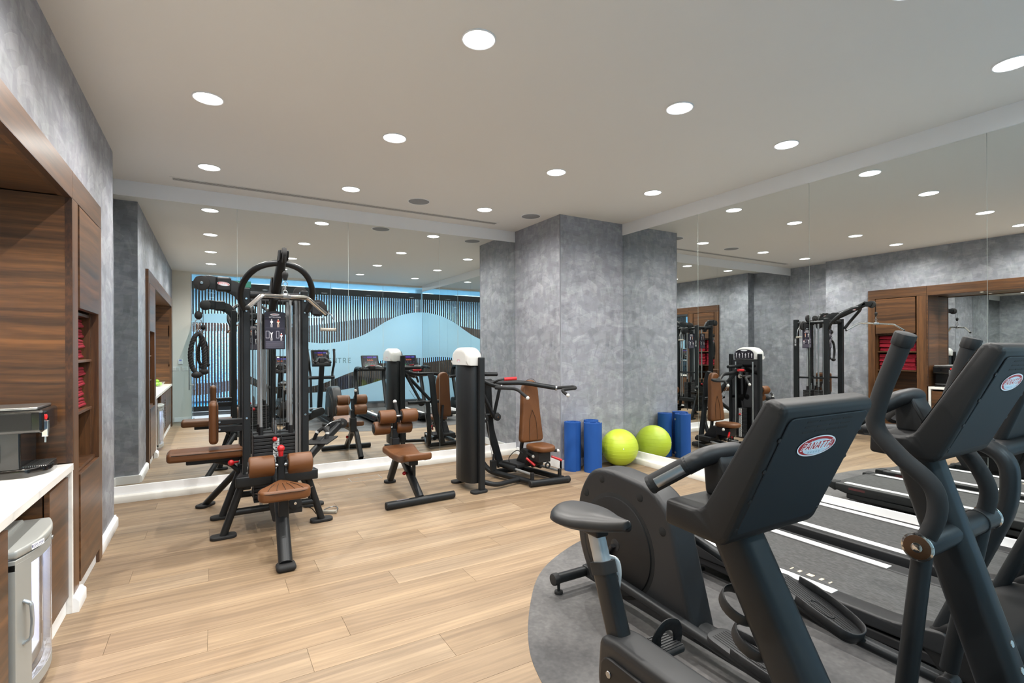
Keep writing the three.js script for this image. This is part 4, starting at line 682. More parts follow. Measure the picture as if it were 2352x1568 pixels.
// things hanging on the tower
{
  const lb = thing('lat_bar', 'long bent chrome pull-down bar hanging from the tower hoop', 'pull bar', [0.465, 1.9, -4.09]);
  part(lb, 'bar', pipe([[0.205, 1.79, -3.815], [0.295, 1.885, -3.915], [0.465, 1.90, -4.09], [0.64, 1.915, -4.245], [0.80, 1.80, -4.37]], 0.0155, 0.03), M.chrome);
  part(lb, 'swivel', [drum([0.465, 1.895, -4.09], [0.465, 1.925, -4.09], 0.02, 0.004), rot(drum([0.43, 1.90, -4.09], [0.50, 1.90, -4.09], 0.021, 0.003), [0.465, 1.9, -4.09], 0, 0.75, 0)], M.steel);
  part(lb, 'end_cap', [ball([0.203, 1.788, -3.813], 0.017), ball([0.802, 1.798, -4.372], 0.017)], M.rubber);
  const rope = thing('rope_handle', 'thick black braided rope handle hanging from the left tower arm', 'rope', [-0.10, 1.3, -5.06]);
  const twist = (pts) => { const c = new THREE.CatmullRomCurve3(pts.map((p) => V(...p))), out = [], N = 90; for (let s = 0; s < 3; s++) { const q = []; for (let i = 0; i <= N; i++) { const t = i / N, p = c.getPoint(t), a = t * 46 + s * 2.094; q.push(V(p.x + Math.cos(a) * 0.0085, p.y, p.z + Math.sin(a) * 0.0085)); } out.push(sweep(q, 0.0115, { seg: 8 })); } return out; };
  part(rope, 'rope', twist([[-0.102, 1.655, -5.07], [-0.13, 1.62, -5.06], [-0.16, 1.48, -5.05], [-0.145, 1.36, -5.05], [-0.115, 1.31, -5.045]]), M.rubber);
  part(rope, 'rope', twist([[-0.102, 1.655, -5.07], [-0.08, 1.62, -5.08], [-0.062, 1.48, -5.085], [-0.06, 1.37, -5.085], [-0.062, 1.335, -5.09]]), M.rubber);
  part(rope, 'end_ball', [ball([-0.115, 1.30, -5.045], 0.036, 1.1, 0.8, 1)], M.rubber); part(rope, 'end_ball', ball([-0.064, 1.325, -5.09], 0.034, 1.1, 0.8, 1), M.rubber);
  const stirrup = (t, c, s = 1) => { const [x, y, z] = c; part(t, 'stirrup', spline([[x - 0.062 * s, y + 0.01, z], [x - 0.055 * s, y + 0.08, z], [x - 0.022 * s, y + 0.145, z], [x, y + 0.158, z], [x + 0.022 * s, y + 0.145, z], [x + 0.055 * s, y + 0.08, z], [x + 0.062 * s, y + 0.01, z]], 0.0055, 36), M.steel); part(t, 'grip', [drum([x - 0.064, y, z], [x + 0.064, y, z], 0.0145, 0.003), drum([x - 0.07, y, z], [x - 0.058, y, z], 0.018, 0.003), drum([x + 0.058, y, z], [x + 0.07, y, z], 0.018, 0.003)], std({ color: 0x9a958a, roughness: 0.6 })); };
  const d1 = thing('stirrup_handle', 'steel stirrup handle hanging from the high pulley', 'handle', [0.95, 1.69, -5.06], 'stirrup handles of the tower'); stirrup(d1, [0.95, 1.70, -5.06]); part(d1, 'link', [torus([0.948, 1.872, -5.058], 0.012, 0.003, 'x', 16), torus([0.95, 1.853, -5.06], 0.011, 0.003, 'z', 16)], M.chrome);
  const d2 = thing('stirrup_handle', 'steel stirrup handle lying on the floor beside the tower foot', 'handle', [0.9, 0, -4.95], 'stirrup handles of the tower'); stirrup(d2, [0, 0, 0]); d2.children.forEach((m) => { m.position.set(0, 0, 0); m.geometry.translate(0.9, 0, -4.95); m.geometry.rotateX(-Math.PI / 2); m.geometry.rotateY(-0.5); m.geometry.translate(0.02, 0.019, 0.05); });
}

// --- leg-hold bench with four rollers
const ab = thing('leg_hold_bench', 'black leg-hold bench with four brown rollers and a brown contoured seat', 'exercise bench', [1.74, 0, -5.1]);
{
  part(ab, 'front_bar', [pipe([[1.405, 0.04, -4.713], [2.10, 0.04, -4.755]], [0.072, 0.072, 0.03], 0)], M.frame);
  part(ab, 'bar_cap', [drum([1.395, 0.04, -4.7125], [1.407, 0.04, -4.713], 0.036, 0.004), drum([2.098, 0.04, -4.755], [2.11, 0.04, -4.7555], 0.036, 0.004)], M.rubber);
  part(ab, 'spine', pipe([[1.75, 0.05, -4.75], [1.735, 0.37, -5.24], [1.735, 0.36, -5.42], [1.735, 0.04, -5.69]], [0.062, 0.088, 0.02], 0.14), M.frame);
  footPad(ab, 1.735, -5.70, 0, 0.13, 0.11);
  part(ab, 'seat_post', [rbx(1.745, 0.20, -4.99, 1.775, 0.41, -4.95, 0.006), rbx(1.67, 0.355, -5.28, 1.765, 0.405, -4.85, 0.01)], M.frame);
  const seat = part(ab, 'seat', (() => {
    const o = [[1.53, -5.34, 0.06], [1.88, -5.34, 0.06], [1.865, -5.18, 0.1], [1.835, -4.96, 0.1], [1.85, -4.78, 0.06], [1.85, -4.66, 0.06], [1.56, -4.66, 0.06], [1.56, -4.78, 0.06], [1.575, -4.96, 0.1], [1.545, -5.18, 0.1]];
    const g = exXZ(o, 0.405, 0.475, 0.05, 0.022, 4), p = g.attributes.position; for (let i = 0; i < p.count; i++) { const t = (p.getZ(i) + 5.34) / 0.68; p.setY(i, p.getY(i) + 0.018 * Math.cos(t * 6.0) + (t > 0.78 ? 0.02 * (t - 0.78) / 0.22 : 0)); } g.computeVertexNormals(); return toCreasedNormals(g, 0.7);
  })(), M.leather);
  part(ab, 'adjusting_knob', [ball([1.69, 0.24, -5.06], 0.02), cyl([1.70, 0.24, -5.06], [1.74, 0.245, -5.06], 0.008)], M.red, 'red ball knob');
  part(ab, 'mast', [rbx(1.665, 0.36, -5.43, 1.73, 0.66, -5.36, 0.012), pipe([[1.70, 0.64, -5.40], [1.70, 0.82, -5.36]], [0.04, 0.05, 0.01], 0)], M.frame);
  part(ab, 'mast_sleeve', rbx(1.655, 0.36, -5.44, 1.74, 0.56, -5.35, 0.012), M.frameDark);
  for (const [y, z, off] of [[0.80, -5.30, -0.045], [0.67, -5.40, -0.075]]) {
    part(ab, 'roller_axle', cyl([1.54 + off, y, z], [1.96 + off, y, z], 0.013), M.steel);
    for (const [a, b] of [[1.545, 1.715], [1.785, 1.955]]) { const r = part(ab, 'leg_roller', drum([a + off, y, z], [b + off, y, z], 0.072, 0.014, 30), M.leather); part(r, 'end_cap', [drum([a + off - 0.005, y, z], [a + off + 0.002, y, z], 0.052, 0.003), drum([b + off - 0.002, y, z], [b + off + 0.005, y, z], 0.052, 0.003)], M.frameDark); }
  }
  part(ab, 'lever', pipe([[1.73, 0.70, -5.36], [1.735, 0.80, -5.40], [1.72, 0.93, -5.45]], 0.017, 0.05), M.grip); part(ab, 'lever_tip', ball([1.719, 0.94, -5.453], 0.021), M.whiteShell);
  part(ab, 'badge', rot(sticker(0.12, 0.022, false, [1.56, 0.0775, -4.715], -Math.PI / 2 + 0.0), [1.56, 0.0775, -4.715], 0, 0, 0), std({ color: 0x6f6a70, roughness: 0.5 }));
}

// --- shoulder press with weight tower
const sp = thing('shoulder_press', 'shoulder press machine with a white-capped weight tower and tall brown backrest', 'exercise machine', [2.9, 0, -5.0]);
{
  const tx = 2.445;
  for (const z of [-4.80, -5.30]) { part(sp, 'tower_post', rbx(tx - 0.03, 0.02, z - 0.026, tx + 0.035, 1.425, z + 0.026, 0.012, 3), M.frame); footPad(sp, tx - 0.03, z, 0.1, 0.19, 0.11); }
  const half = []; for (let k = 0; k <= 14; k++) { const a = Math.PI * k / 14; half.push([tx - 0.02 - 0.13 * Math.pow(Math.sin(a), 0.7), -5.035 - 0.205 * Math.cos(a), 0.002]); }
  const sh = part(sp, 'shroud', exXZ(half.slice().reverse(), 0.09, 1.345, 0.002, 0.004), M.frame); part(sh, 'bolt', [[0.12, -4.92], [0.12, -5.18]].map(([y, z]) => bolt([tx - 0.12, y, z], [-1, 0, 0.3], 0.006)), M.chrome);
  // domed white cap: arch across z, softened along x
  const arch = [[-5.235, 1.335, 0.005], [-5.235, 1.47, 0.09], [-5.13, 1.53, 0.07], [-4.92, 1.53, 0.07], [-4.815, 1.47, 0.09], [-4.815, 1.335, 0.005]];
  const cap = part(sp, 'cap', exYZ(arch.map(([z, y, r]) => [z, y, r]), tx - 0.155, tx + 0.03, 0.05, 0.05, 6), M.whiteShell);
  part(cap, 'badge', sticker(0.085, 0.036, true, [tx - 0.1562, 1.385, -5.03], 0, -Math.PI / 2), M.logo);
  part(sp, 'chart_print', (() => { const g = new THREE.ShapeGeometry(rpoly([[-0.17, 0, 0.01], [0.17, 0, 0.01], [0.17, 0.11, 0.08], [0.08, 0.15, 0.05], [-0.08, 0.15, 0.05], [-0.17, 0.11, 0.08]], 0.02)); const p = g.attributes.position, uv = g.attributes.uv; for (let i = 0; i < p.count; i++) uv.setXY(i, (p.getX(i) + 0.17) / 0.34, p.getY(i) / 0.15); g.rotateY(Math.PI / 2); g.translate(tx + 0.0315, 1.345, -5.05); return g; })(), M.topChart, 'dark exercise chart on the cap');
  part(sp, 'front_cover', [bx(tx + 0.012, 0.09, -5.27, tx + 0.02, 1.33, -4.83)], M.smoked);
  const top = weightStack(sp, tx + 0.075, -5.05, 0.10, 0.10, 0.12, 22, 0.021, 'x');
  part(sp, 'guide_rod', [cyl([tx + 0.03, 0.1, -4.9], [tx + 0.03, 1.3, -4.9], 0.01)], M.rod); part(sp, 'guide_rod', cyl([tx + 0.03, 0.1, -5.2], [tx + 0.03, 1.3, -5.2], 0.01), M.rod);
  part(sp, 'selector_pin', [ball([tx + 0.14, top - 0.1, -5.05], 0.018), cyl([tx + 0.1, top - 0.1, -5.05], [tx + 0.14, top - 0.1, -5.05], 0.006)], M.red, 'red selector pin');
  // base frame
  part(sp, 'link_tube', pipe([[tx + 0.02, 0.10, -4.84], [2.62, 0.05, -4.80], [2.95, 0.05, -4.88]], 0.026, 0.08), M.frame);
  part(sp, 'base_rail', pipe([[2.73, 0.75, -5.60], [2.76, 0.30, -5.58], [2.82, 0.06, -5.40], [3.03, 0.045, -4.69]], [0.055, 0.06, 0.02], 0.18), M.frame);
  part(sp, 'base_rail', pipe([[3.30, 0.045, -5.35], [3.41, 0.045, -4.67]], [0.055, 0.06, 0.02], 0), M.frame);
  part(sp, 'base_rail', pipe([[2.86, 0.05, -5.33], [3.30, 0.05, -5.33]], [0.06, 0.06, 0.02], 0), M.frame);
  part(sp, 'front_bar', pipe([[2.99, 0.04, -4.685], [3.47, 0.04, -4.64]], [0.066, 0.066, 0.026], 0), M.frame);
  part(sp, 'bar_cap', [drum([3.43, 0.04, -4.643], [3.478, 0.04, -4.639], 0.037, 0.008), drum([2.975, 0.04, -4.686], [3.0, 0.04, -4.684], 0.036, 0.008)], M.rubber);
  for (const [xa, xb] of [[2.96, 3.03], [3.29, 3.40]]) { part(sp, 'slide_rod', cyl([xa, 0.14, -5.18], [xb, 0.125, -4.72], 0.015), M.rod); part(sp, 'rod_block', [rbx(xb - 0.02, 0.04, -4.735, xb + 0.02, 0.15, -4.705, 0.008)], M.frameDark); part(sp, 'slide_sleeve', cyl([xa - 0.005, 0.14, -5.30], [xa + (xb - xa) * 0.35, 0.136, -5.0], 0.032), M.frame); }
  part(sp, 'carriage', [exXZ([[2.95, -5.28], [3.32, -5.28], [3.36, -4.98], [3.0, -4.98]], 0.15, 0.19, 0.02, 0.006), exYZ([[-5.2, 0.17], [-4.98, 0.17], [-4.90, 0.33], [-5.05, 0.36]], 3.10, 3.26, 0.02, 0.006)], M.frameDark);
  part(sp, 'mast', pipe([[3.03, 0.08, -5.43], [2.90, 0.55, -5.46], [2.86, 1.06, -5.44], [2.85, 1.14, -5.40]], [0.045, 0.095, 0.018], 0.08, { up: [1, 0, 0] }), M.frame);
  // lever arms
  part(sp, 'pivot_tube', cyl([2.50, 0.72, -5.40], [2.98, 0.72, -5.40], 0.024), M.frame);
  part(sp, 'lever', [pipe([[2.47, 1.235, -5.1], [2.80, 1.225, -5.1]], 0.024, 0), pipe([[2.53, 1.17, -5.1], [2.90, 0.70, -5.36]], [0.035, 0.05, 0.015], 0), pipe([[2.96, 1.10, -5.30], [2.90, 0.72, -5.36]], 0.02, 0), pipe([[2.55, 1.10, -5.2], [2.70, 0.74, -5.36]], 0.022, 0)], M.frame);
  pulley(sp, [2.74, 0.70, -5.30], 0.05, 'z', 0.03); pulley(sp, [2.93, 0.70, -5.33], 0.045, 'z', 0.03);
  part(sp, 'lever_cable', [cyl([2.78, 0.68, -5.30], [2.85, 0.16, -5.30], 0.003), cyl([2.69, 0.70, -5.30], [2.56, 0.90, -5.28], 0.003)], M.steel);
  part(sp, 'cable_block', [rbx(2.82, 0.06, -5.33, 2.89, 0.20, -5.27, 0.01), cyl([2.86, 0.2, -5.30], [2.86, 0.27, -5.30], 0.012)], M.rubber);
  part(sp, 'press_arm', pipe([[2.47, 1.20, -5.12], [2.72, 1.125, -5.08], [3.08, 1.125, -4.98], [3.40, 1.062, -4.80]], 0.027, 0.1), M.frame);
  part(sp, 'press_arm', pipe([[2.50, 1.20, -5.05], [2.68, 1.11, -4.98], [2.76, 1.085, -4.92]], 0.026, 0.1), M.frame);
  part(sp, 'handle', pipe([[3.41, 1.06, -4.79], [3.63, 1.07, -4.75], [3.62, 1.055, -4.69], [3.41, 1.045, -4.70], [3.447, 0.99, -4.63]], 0.018, 0.045), M.grip);
  part(sp, 'handle', pipe([[2.76, 1.085, -4.92], [2.64, 1.088, -4.86], [2.69, 1.09, -4.79], [2.86, 1.075, -4.76], [2.926, 0.985, -4.65]], 0.018, 0.05), M.grip);
  part(sp, 'handle_tip', ball([3.448, 0.986, -4.62], 0.021), M.whiteShell); part(sp, 'handle_tip', ball([2.927, 0.981, -4.645], 0.021), M.whiteShell); part(sp, 'handle_collar', [cyl([3.402, 1.061, -4.798], [3.416, 1.059, -4.79], 0.03), cyl([2.752, 1.087, -4.927], [2.765, 1.084, -4.917], 0.029)], M.steel);
  part(sp, 'release_lever', [pipe([[2.66, 1.14, -4.92], [2.70, 1.175, -4.87], [2.80, 1.18, -4.86]], 0.012, 0.03)], M.frameDark); part(sp, 'release_grip', cyl([2.76, 1.178, -4.865], [2.905, 1.184, -4.845], 0.019), M.red, 'red lever grip');
  // backrest and seat
  const br = part(sp, 'backrest', (() => { const g = exXY([[3.04, 0.43, 0.06], [3.36, 0.43, 0.06], [3.325, 0.75, 0.3], [3.305, 1.06, 0.07], [3.26, 1.15, 0.06], [3.155, 1.15, 0.06], [3.095, 1.06, 0.07], [3.075, 0.75, 0.3]], -5.05, -4.965, 0.05, 0.026, 5); return rot(g, [3.2, 0.43, -5.0], -0.06, 0, 0); })(), M.leather);
  part(br, 'seam', rot(merge([spline([[3.205, 0.80, -4.9625], [3.165, 0.68, -4.9625], [3.155, 0.46, -4.9625]], 0.0025, 14), spline([[3.205, 0.80, -4.9625], [3.25, 0.68, -4.9625], [3.262, 0.46, -4.9625]], 0.0025, 14), spline([[3.075, 0.45, -4.985], [3.1, 0.75, -4.985], [3.13, 1.07, -4.985], [3.18, 1.138, -4.985], [3.24, 1.138, -4.985], [3.275, 1.07, -4.985], [3.305, 0.75, -4.985], [3.33, 0.45, -4.985]].map(([x, y, z]) => [x + (x < 3.2 ? -0.018 : 0.018), y + (y > 1.1 ? 0.012 : 0), z]), 0.0025, 40)]), [3.2, 0.43, -5.0], -0.06, 0, 0), M.seam);
  part(sp, 'back_post', [pipe([[3.16, 0.18, -5.15], [3.14, 0.36, -5.13], [3.18, 0.62, -5.09]], [0.05, 0.03, 0.01], 0.06, { up: [1, 0, 0] })], M.frameDark);
  part(sp, 'seat', exXZ([[3.08, -4.95, 0.05], [3.33, -4.95, 0.05], [3.345, -4.75, 0.08], [3.29, -4.63, 0.07], [3.12, -4.63, 0.07], [3.065, -4.75, 0.08]], 0.365, 0.43, 0.06, 0.028, 5), M.leather);
  part(sp, 'seat_mount', [rbx(3.12, 0.24, -4.95, 3.28, 0.36, -4.72, 0.012), pipe([[3.2, 0.26, -4.8], [3.18, 0.18, -4.95]], [0.06, 0.08, 0.02], 0)], M.frameDark);
  part(sp, 'side_handle', cyl([3.10, 0.32, -4.93], [3.115, 0.30, -4.84], 0.017), M.grip); part(sp, 'side_handle', cyl([3.30, 0.36, -4.80], [3.385, 0.35, -4.745], 0.017), M.grip); part(sp, 'handle_tip', ball([3.118, 0.297, -4.83], 0.02), M.whiteShell); part(sp, 'handle_tip', ball([3.392, 0.349, -4.74], 0.02), M.whiteShell);
  part(sp, 'seat_lever', cyl([3.07, 0.27, -4.90], [3.12, 0.20, -4.80], 0.014), M.red, 'red seat lever'); part(sp, 'seat_lever', cyl([3.285, 0.30, -4.72], [3.39, 0.255, -4.66], 0.014), M.red, 'red seat lever');
  part(sp, 'adjusting_ring', torus([3.25, 0.20, -4.74], 0.028, 0.010, 'z', 20), M.rubber);
  part(sp, 'hose', spline([[3.0, 0.15, -5.15], [2.97, 0.25, -5.12], [3.05, 0.33, -5.08], [3.12, 0.28, -5.0]], 0.005, 20), M.rubber);
}

// --- mats and ball by the pillar
{
  const spiral = (r) => { const p = []; for (let k = 0; k <= 110; k++) { const t = k / 110, a = t * Math.PI * 2 * 3.6, R = r * (0.36 + 0.64 * t); p.push([Math.cos(a) * R, Math.sin(a) * R]); } return p; };
  const mat = (name, label, x, z, r, turn, holes) => {
    const t = thing(name, label, 'exercise mat', [x, 0, z], 'rolled blue mats by the pillar'), P = spiral(r), w = 0.0055, pos = [];
    const N = P.length, pts = P.map(([a, b], i) => { const q = P[Math.min(N - 1, i + 1)], s = P[Math.max(0, i - 1)], dx = q[0] - s[0], dz = q[1] - s[1], l = Math.hypot(dx, dz); return { o: [a + dz / l * w, b - dx / l * w], i: [a - dz / l * w, b + dx / l * w] }; });
    const s = new THREE.Shape(); pts.forEach((p, i) => (i ? s.lineTo(...p.o) : s.moveTo(...p.o))); pts.slice().reverse().forEach((p) => s.lineTo(...p.i)); s.closePath();
    const g = new THREE.ExtrudeGeometry(s, { depth: 0.6, bevelEnabled: false }); const gg = toCreasedNormals(g, 0.5); gg.rotateX(-Math.PI / 2); gg.rotateY(turn); gg.translate(x, 0, z); part(t, 'foam_roll', gg, M.blueMat);
    if (holes) for (const y of [0.07, 0.53]) part(t, 'eyelet', torus([x + (r + 0.006) * Math.cos(holes), y, z - (r + 0.006) * Math.sin(holes)], 0.011, 0.004, 'x', 18).rotateY(0), M.steel);
  };
  mat('rolled_mat', 'rolled blue exercise mat, leftmost of three, at the pillar edge', 3.88, -5.098, 0.109, 0.6);
  mat('rolled_mat', 'rolled blue exercise mat in front, next to the green ball', 4.04, -4.913, 0.111, 2.0, 0.25);
  mat('rolled_mat', 'rolled blue exercise mat standing behind the front mat, against the pillar', 4.17, -5.105, 0.099, 4.0);
  const b = thing('gym_ball', 'lime green inflated gym ball beside the blue mats', 'exercise ball', [4.54, 0, -4.975]);
  const g = ball([4.54, 0.236, -4.975], 0.237, 1, 0.995, 1, 48); part(b, 'skin', g, M.ball);
  const rings = []; for (const y of [-0.10, -0.055, -0.01, 0.035, 0.08, 0.125]) rings.push(torus([4.54, 0.236 + y, -4.975], Math.sqrt(0.237 * 0.237 - y * y) - 0.0006, 0.0016, 'y', 48)); part(b, 'ridge', rings, M.ball);
  part(b, 'valve', drum([4.54 - 0.12, 0.236 + 0.02, -4.975 + 0.203], [4.54 - 0.122, 0.236 + 0.02, -4.975 + 0.207], 0.008, 0.001, 12), M.whitewall);
}
single('floor_hatch', 'flush metal-framed floor hatch near the back mirror', 'hatch', (() => { const g = []; const x0 = 1.36, x1 = 1.72, z0 = -6.12, z1 = -5.93; g.push(bx(x0, 0, z0, x1, 0.002, z0 + 0.008), bx(x0, 0, z1 - 0.008, x1, 0.002, z1), bx(x0, 0, z0, x0 + 0.008, 0.002, z1), bx(x1 - 0.008, 0, z0, x1, 0.002, z1)); return g; })(), M.alu);
// ------------------------------------------------------------------ cardio machines (users face the glass front, +z)
// console shared by bike and cross-trainer: bent side profile, back plate with vents, screen, pulse grips
function consoleOn(t, cx, dy, dz, up = true) {
  const P = ([z, y, r]) => [z + dz, y + dy, r], w = 0.19, x0 = cx - w, x1 = cx + w;
  const shell = part(t, 'console', exYZ([[-0.636, 1.374, 0.03], [-0.692, 1.392, 0.02], [-0.868, 1.092, 0.03], [-0.985, 1.094, 0.012], [-0.988, 1.026, 0.015], [-0.812, 1.018, 0.03], [-0.792, 1.036, 0.02]].map(P), x0, x1, 0.02, 0.014, 4), M.plastic);
  // plane of the back face
  const a = V(0, 1.040, -0.7925), b = V(0, 1.374, -0.634), dir = b.clone().sub(a).normalize(), nor = V(0, -dir.z, dir.y);   // outward: +z and down
  const at = (x, s, o) => [cx + x, a.y + dir.y * s + nor.y * o + dy, a.z + dir.z * s + nor.z * o + dz], L = a.distanceTo(b), tilt = Math.atan2(dir.z, dir.y);
  const onBack = (g, x, s, o) => { g.rotateX(tilt); g.translate(...at(x, s, o)); return g; };
  const plate = part(shell, 'back_plate', onBack(extr(rpoly([[-w + 0.022, -L / 2 + 0.012], [w - 0.022, -L / 2 + 0.012], [w - 0.022, L / 2 - 0.03], [-w + 0.022, L / 2 - 0.03]], 0.022), 0.004, 0.0015, 1), 0, L / 2, -0.001), M.backplate);
  part(plate, 'badge', onBack(sticker(0.162, 0.062, true, [0, 0, 0]), -0.005, L * 0.63 + 0.022, 0.0042), M.logo, 'oval red and white maker sign');
  const slits = []; [[0.158, 3], [0.138, 3], [0.118, 3]].forEach(([h], r) => { for (let k = 0; k < 4; k++) slits.push(onBack(bx(-0.021, -0.0022, 0, 0.021, 0.0022, 0.001), -0.075 + k * 0.05 + r * 0.0, L * 0.5 + 0.142 - r * 0.014, 0.0026)); }); part(plate, 'vent_slit', slits, M.rubber);
  const sc = []; for (const x of [-w + 0.018, w - 0.018]) for (const s of [0.03, 0.115, 0.2, 0.285]) sc.push(onBack(drum([0, 0, 0], [0, 0, 0.003], 0.0055, 0.001, 10), x, s, 0)); part(shell, 'screw', sc, M.frameDark);
  // front: screen between the notch and the top
  const fa = V(0, 1.105, -0.862), fb = V(0, 1.385, -0.697), fd = fb.clone().sub(fa).normalize(), fn = V(0, fd.z, -fd.y), ft = Math.atan2(fd.z, fd.y), FL = fa.distanceTo(fb);
  const onFront = (g, x, s, o) => { g.rotateY(Math.PI); g.rotateX(ft); g.translate(cx + x, fa.y + fd.y * s + fn.y * -o + dy, fa.z + fd.z * s + fn.z * o * 1 + dz); return g; };
  const fo = (g, s, o) => { g.rotateY(Math.PI); g.rotateX(ft); g.translate(cx, fa.y + fd.y * s + 0.5 * o + dy, fa.z + fd.z * s - 0.86 * o + dz); return g; };
  part(shell, 'bezel', fo(extr(rpoly([[-w + 0.02, -FL / 2 + 0.02], [w - 0.02, -FL / 2 + 0.02], [w - 0.02, FL / 2 - 0.012], [-w + 0.02, FL / 2 - 0.012]], 0.02), 0.006, 0.002, 2), FL / 2, -0.002), M.smoked);
  part(shell, 'screen', fo(new THREE.PlaneGeometry(0.27, 0.2), FL * 0.55, 0.0065), M.screen, 'lit display');
  // grips
  const y = (v) => v + dy, z = (v) => v + dz;
  const gb = part(t, 'grip_bar', [spline([[cx - 0.105, y(1.172), z(-0.985)], [cx - 0.07, y(1.20), z(-0.95)], [cx, y(1.208), z(-0.94)], [cx + 0.07, y(1.20), z(-0.95)], [cx + 0.105, y(1.172), z(-0.985)]], 0.0265, 20), exYZ([[-0.975, 1.20], [-0.925, 1.22], [-0.86, 1.09], [-0.965, 1.09]].map(P), cx - 0.05, cx + 0.05, 0.015, 0.008)], M.plasticGrey);
  for (const s of [-1, 1]) { const g = part(gb, 'grip', cyl([cx + s * 0.10, y(1.178), z(-0.978)], [cx + s * 0.158, y(1.112), z(-1.062)], 0.0255, 0.0265), M.grip); const A = V(cx + s * 0.108, y(1.17), z(-0.99)), B = V(cx + s * 0.150, y(1.122), z(-1.051)), D = B.clone().sub(A), Q = new THREE.Quaternion().setFromUnitVectors(V(0, 1, 0), D.clone().normalize()), mid = A.clone().add(B).multiplyScalar(0.5);
    for (const want of [V(-0.75, -0.1, 0.65), V(0.75, 0.1, -0.65)]) { let best = 0, bd = -9; for (let k = 0; k < 48; k++) { const th = k / 48 * Math.PI * 2, d = V(Math.sin(th), 0, Math.cos(th)).applyQuaternion(Q).dot(want); if (d > bd) { bd = d; best = th; } } const c = new THREE.CylinderGeometry(0.0277, 0.0272, D.length(), 12, 1, false, best - 0.55, 1.1); c.applyQuaternion(Q); c.translate(mid.x, mid.y, mid.z); part(g, 'pulse_sensor', c, M.steel, 'steel pulse sensor'); }
    part(g, 'end_cap', drum([cx + s * 0.156, y(1.114), z(-1.059)], [cx + s * 0.162, y(1.107), z(-1.068)], 0.0275, 0.004), M.rubber); }
  return shell;
}
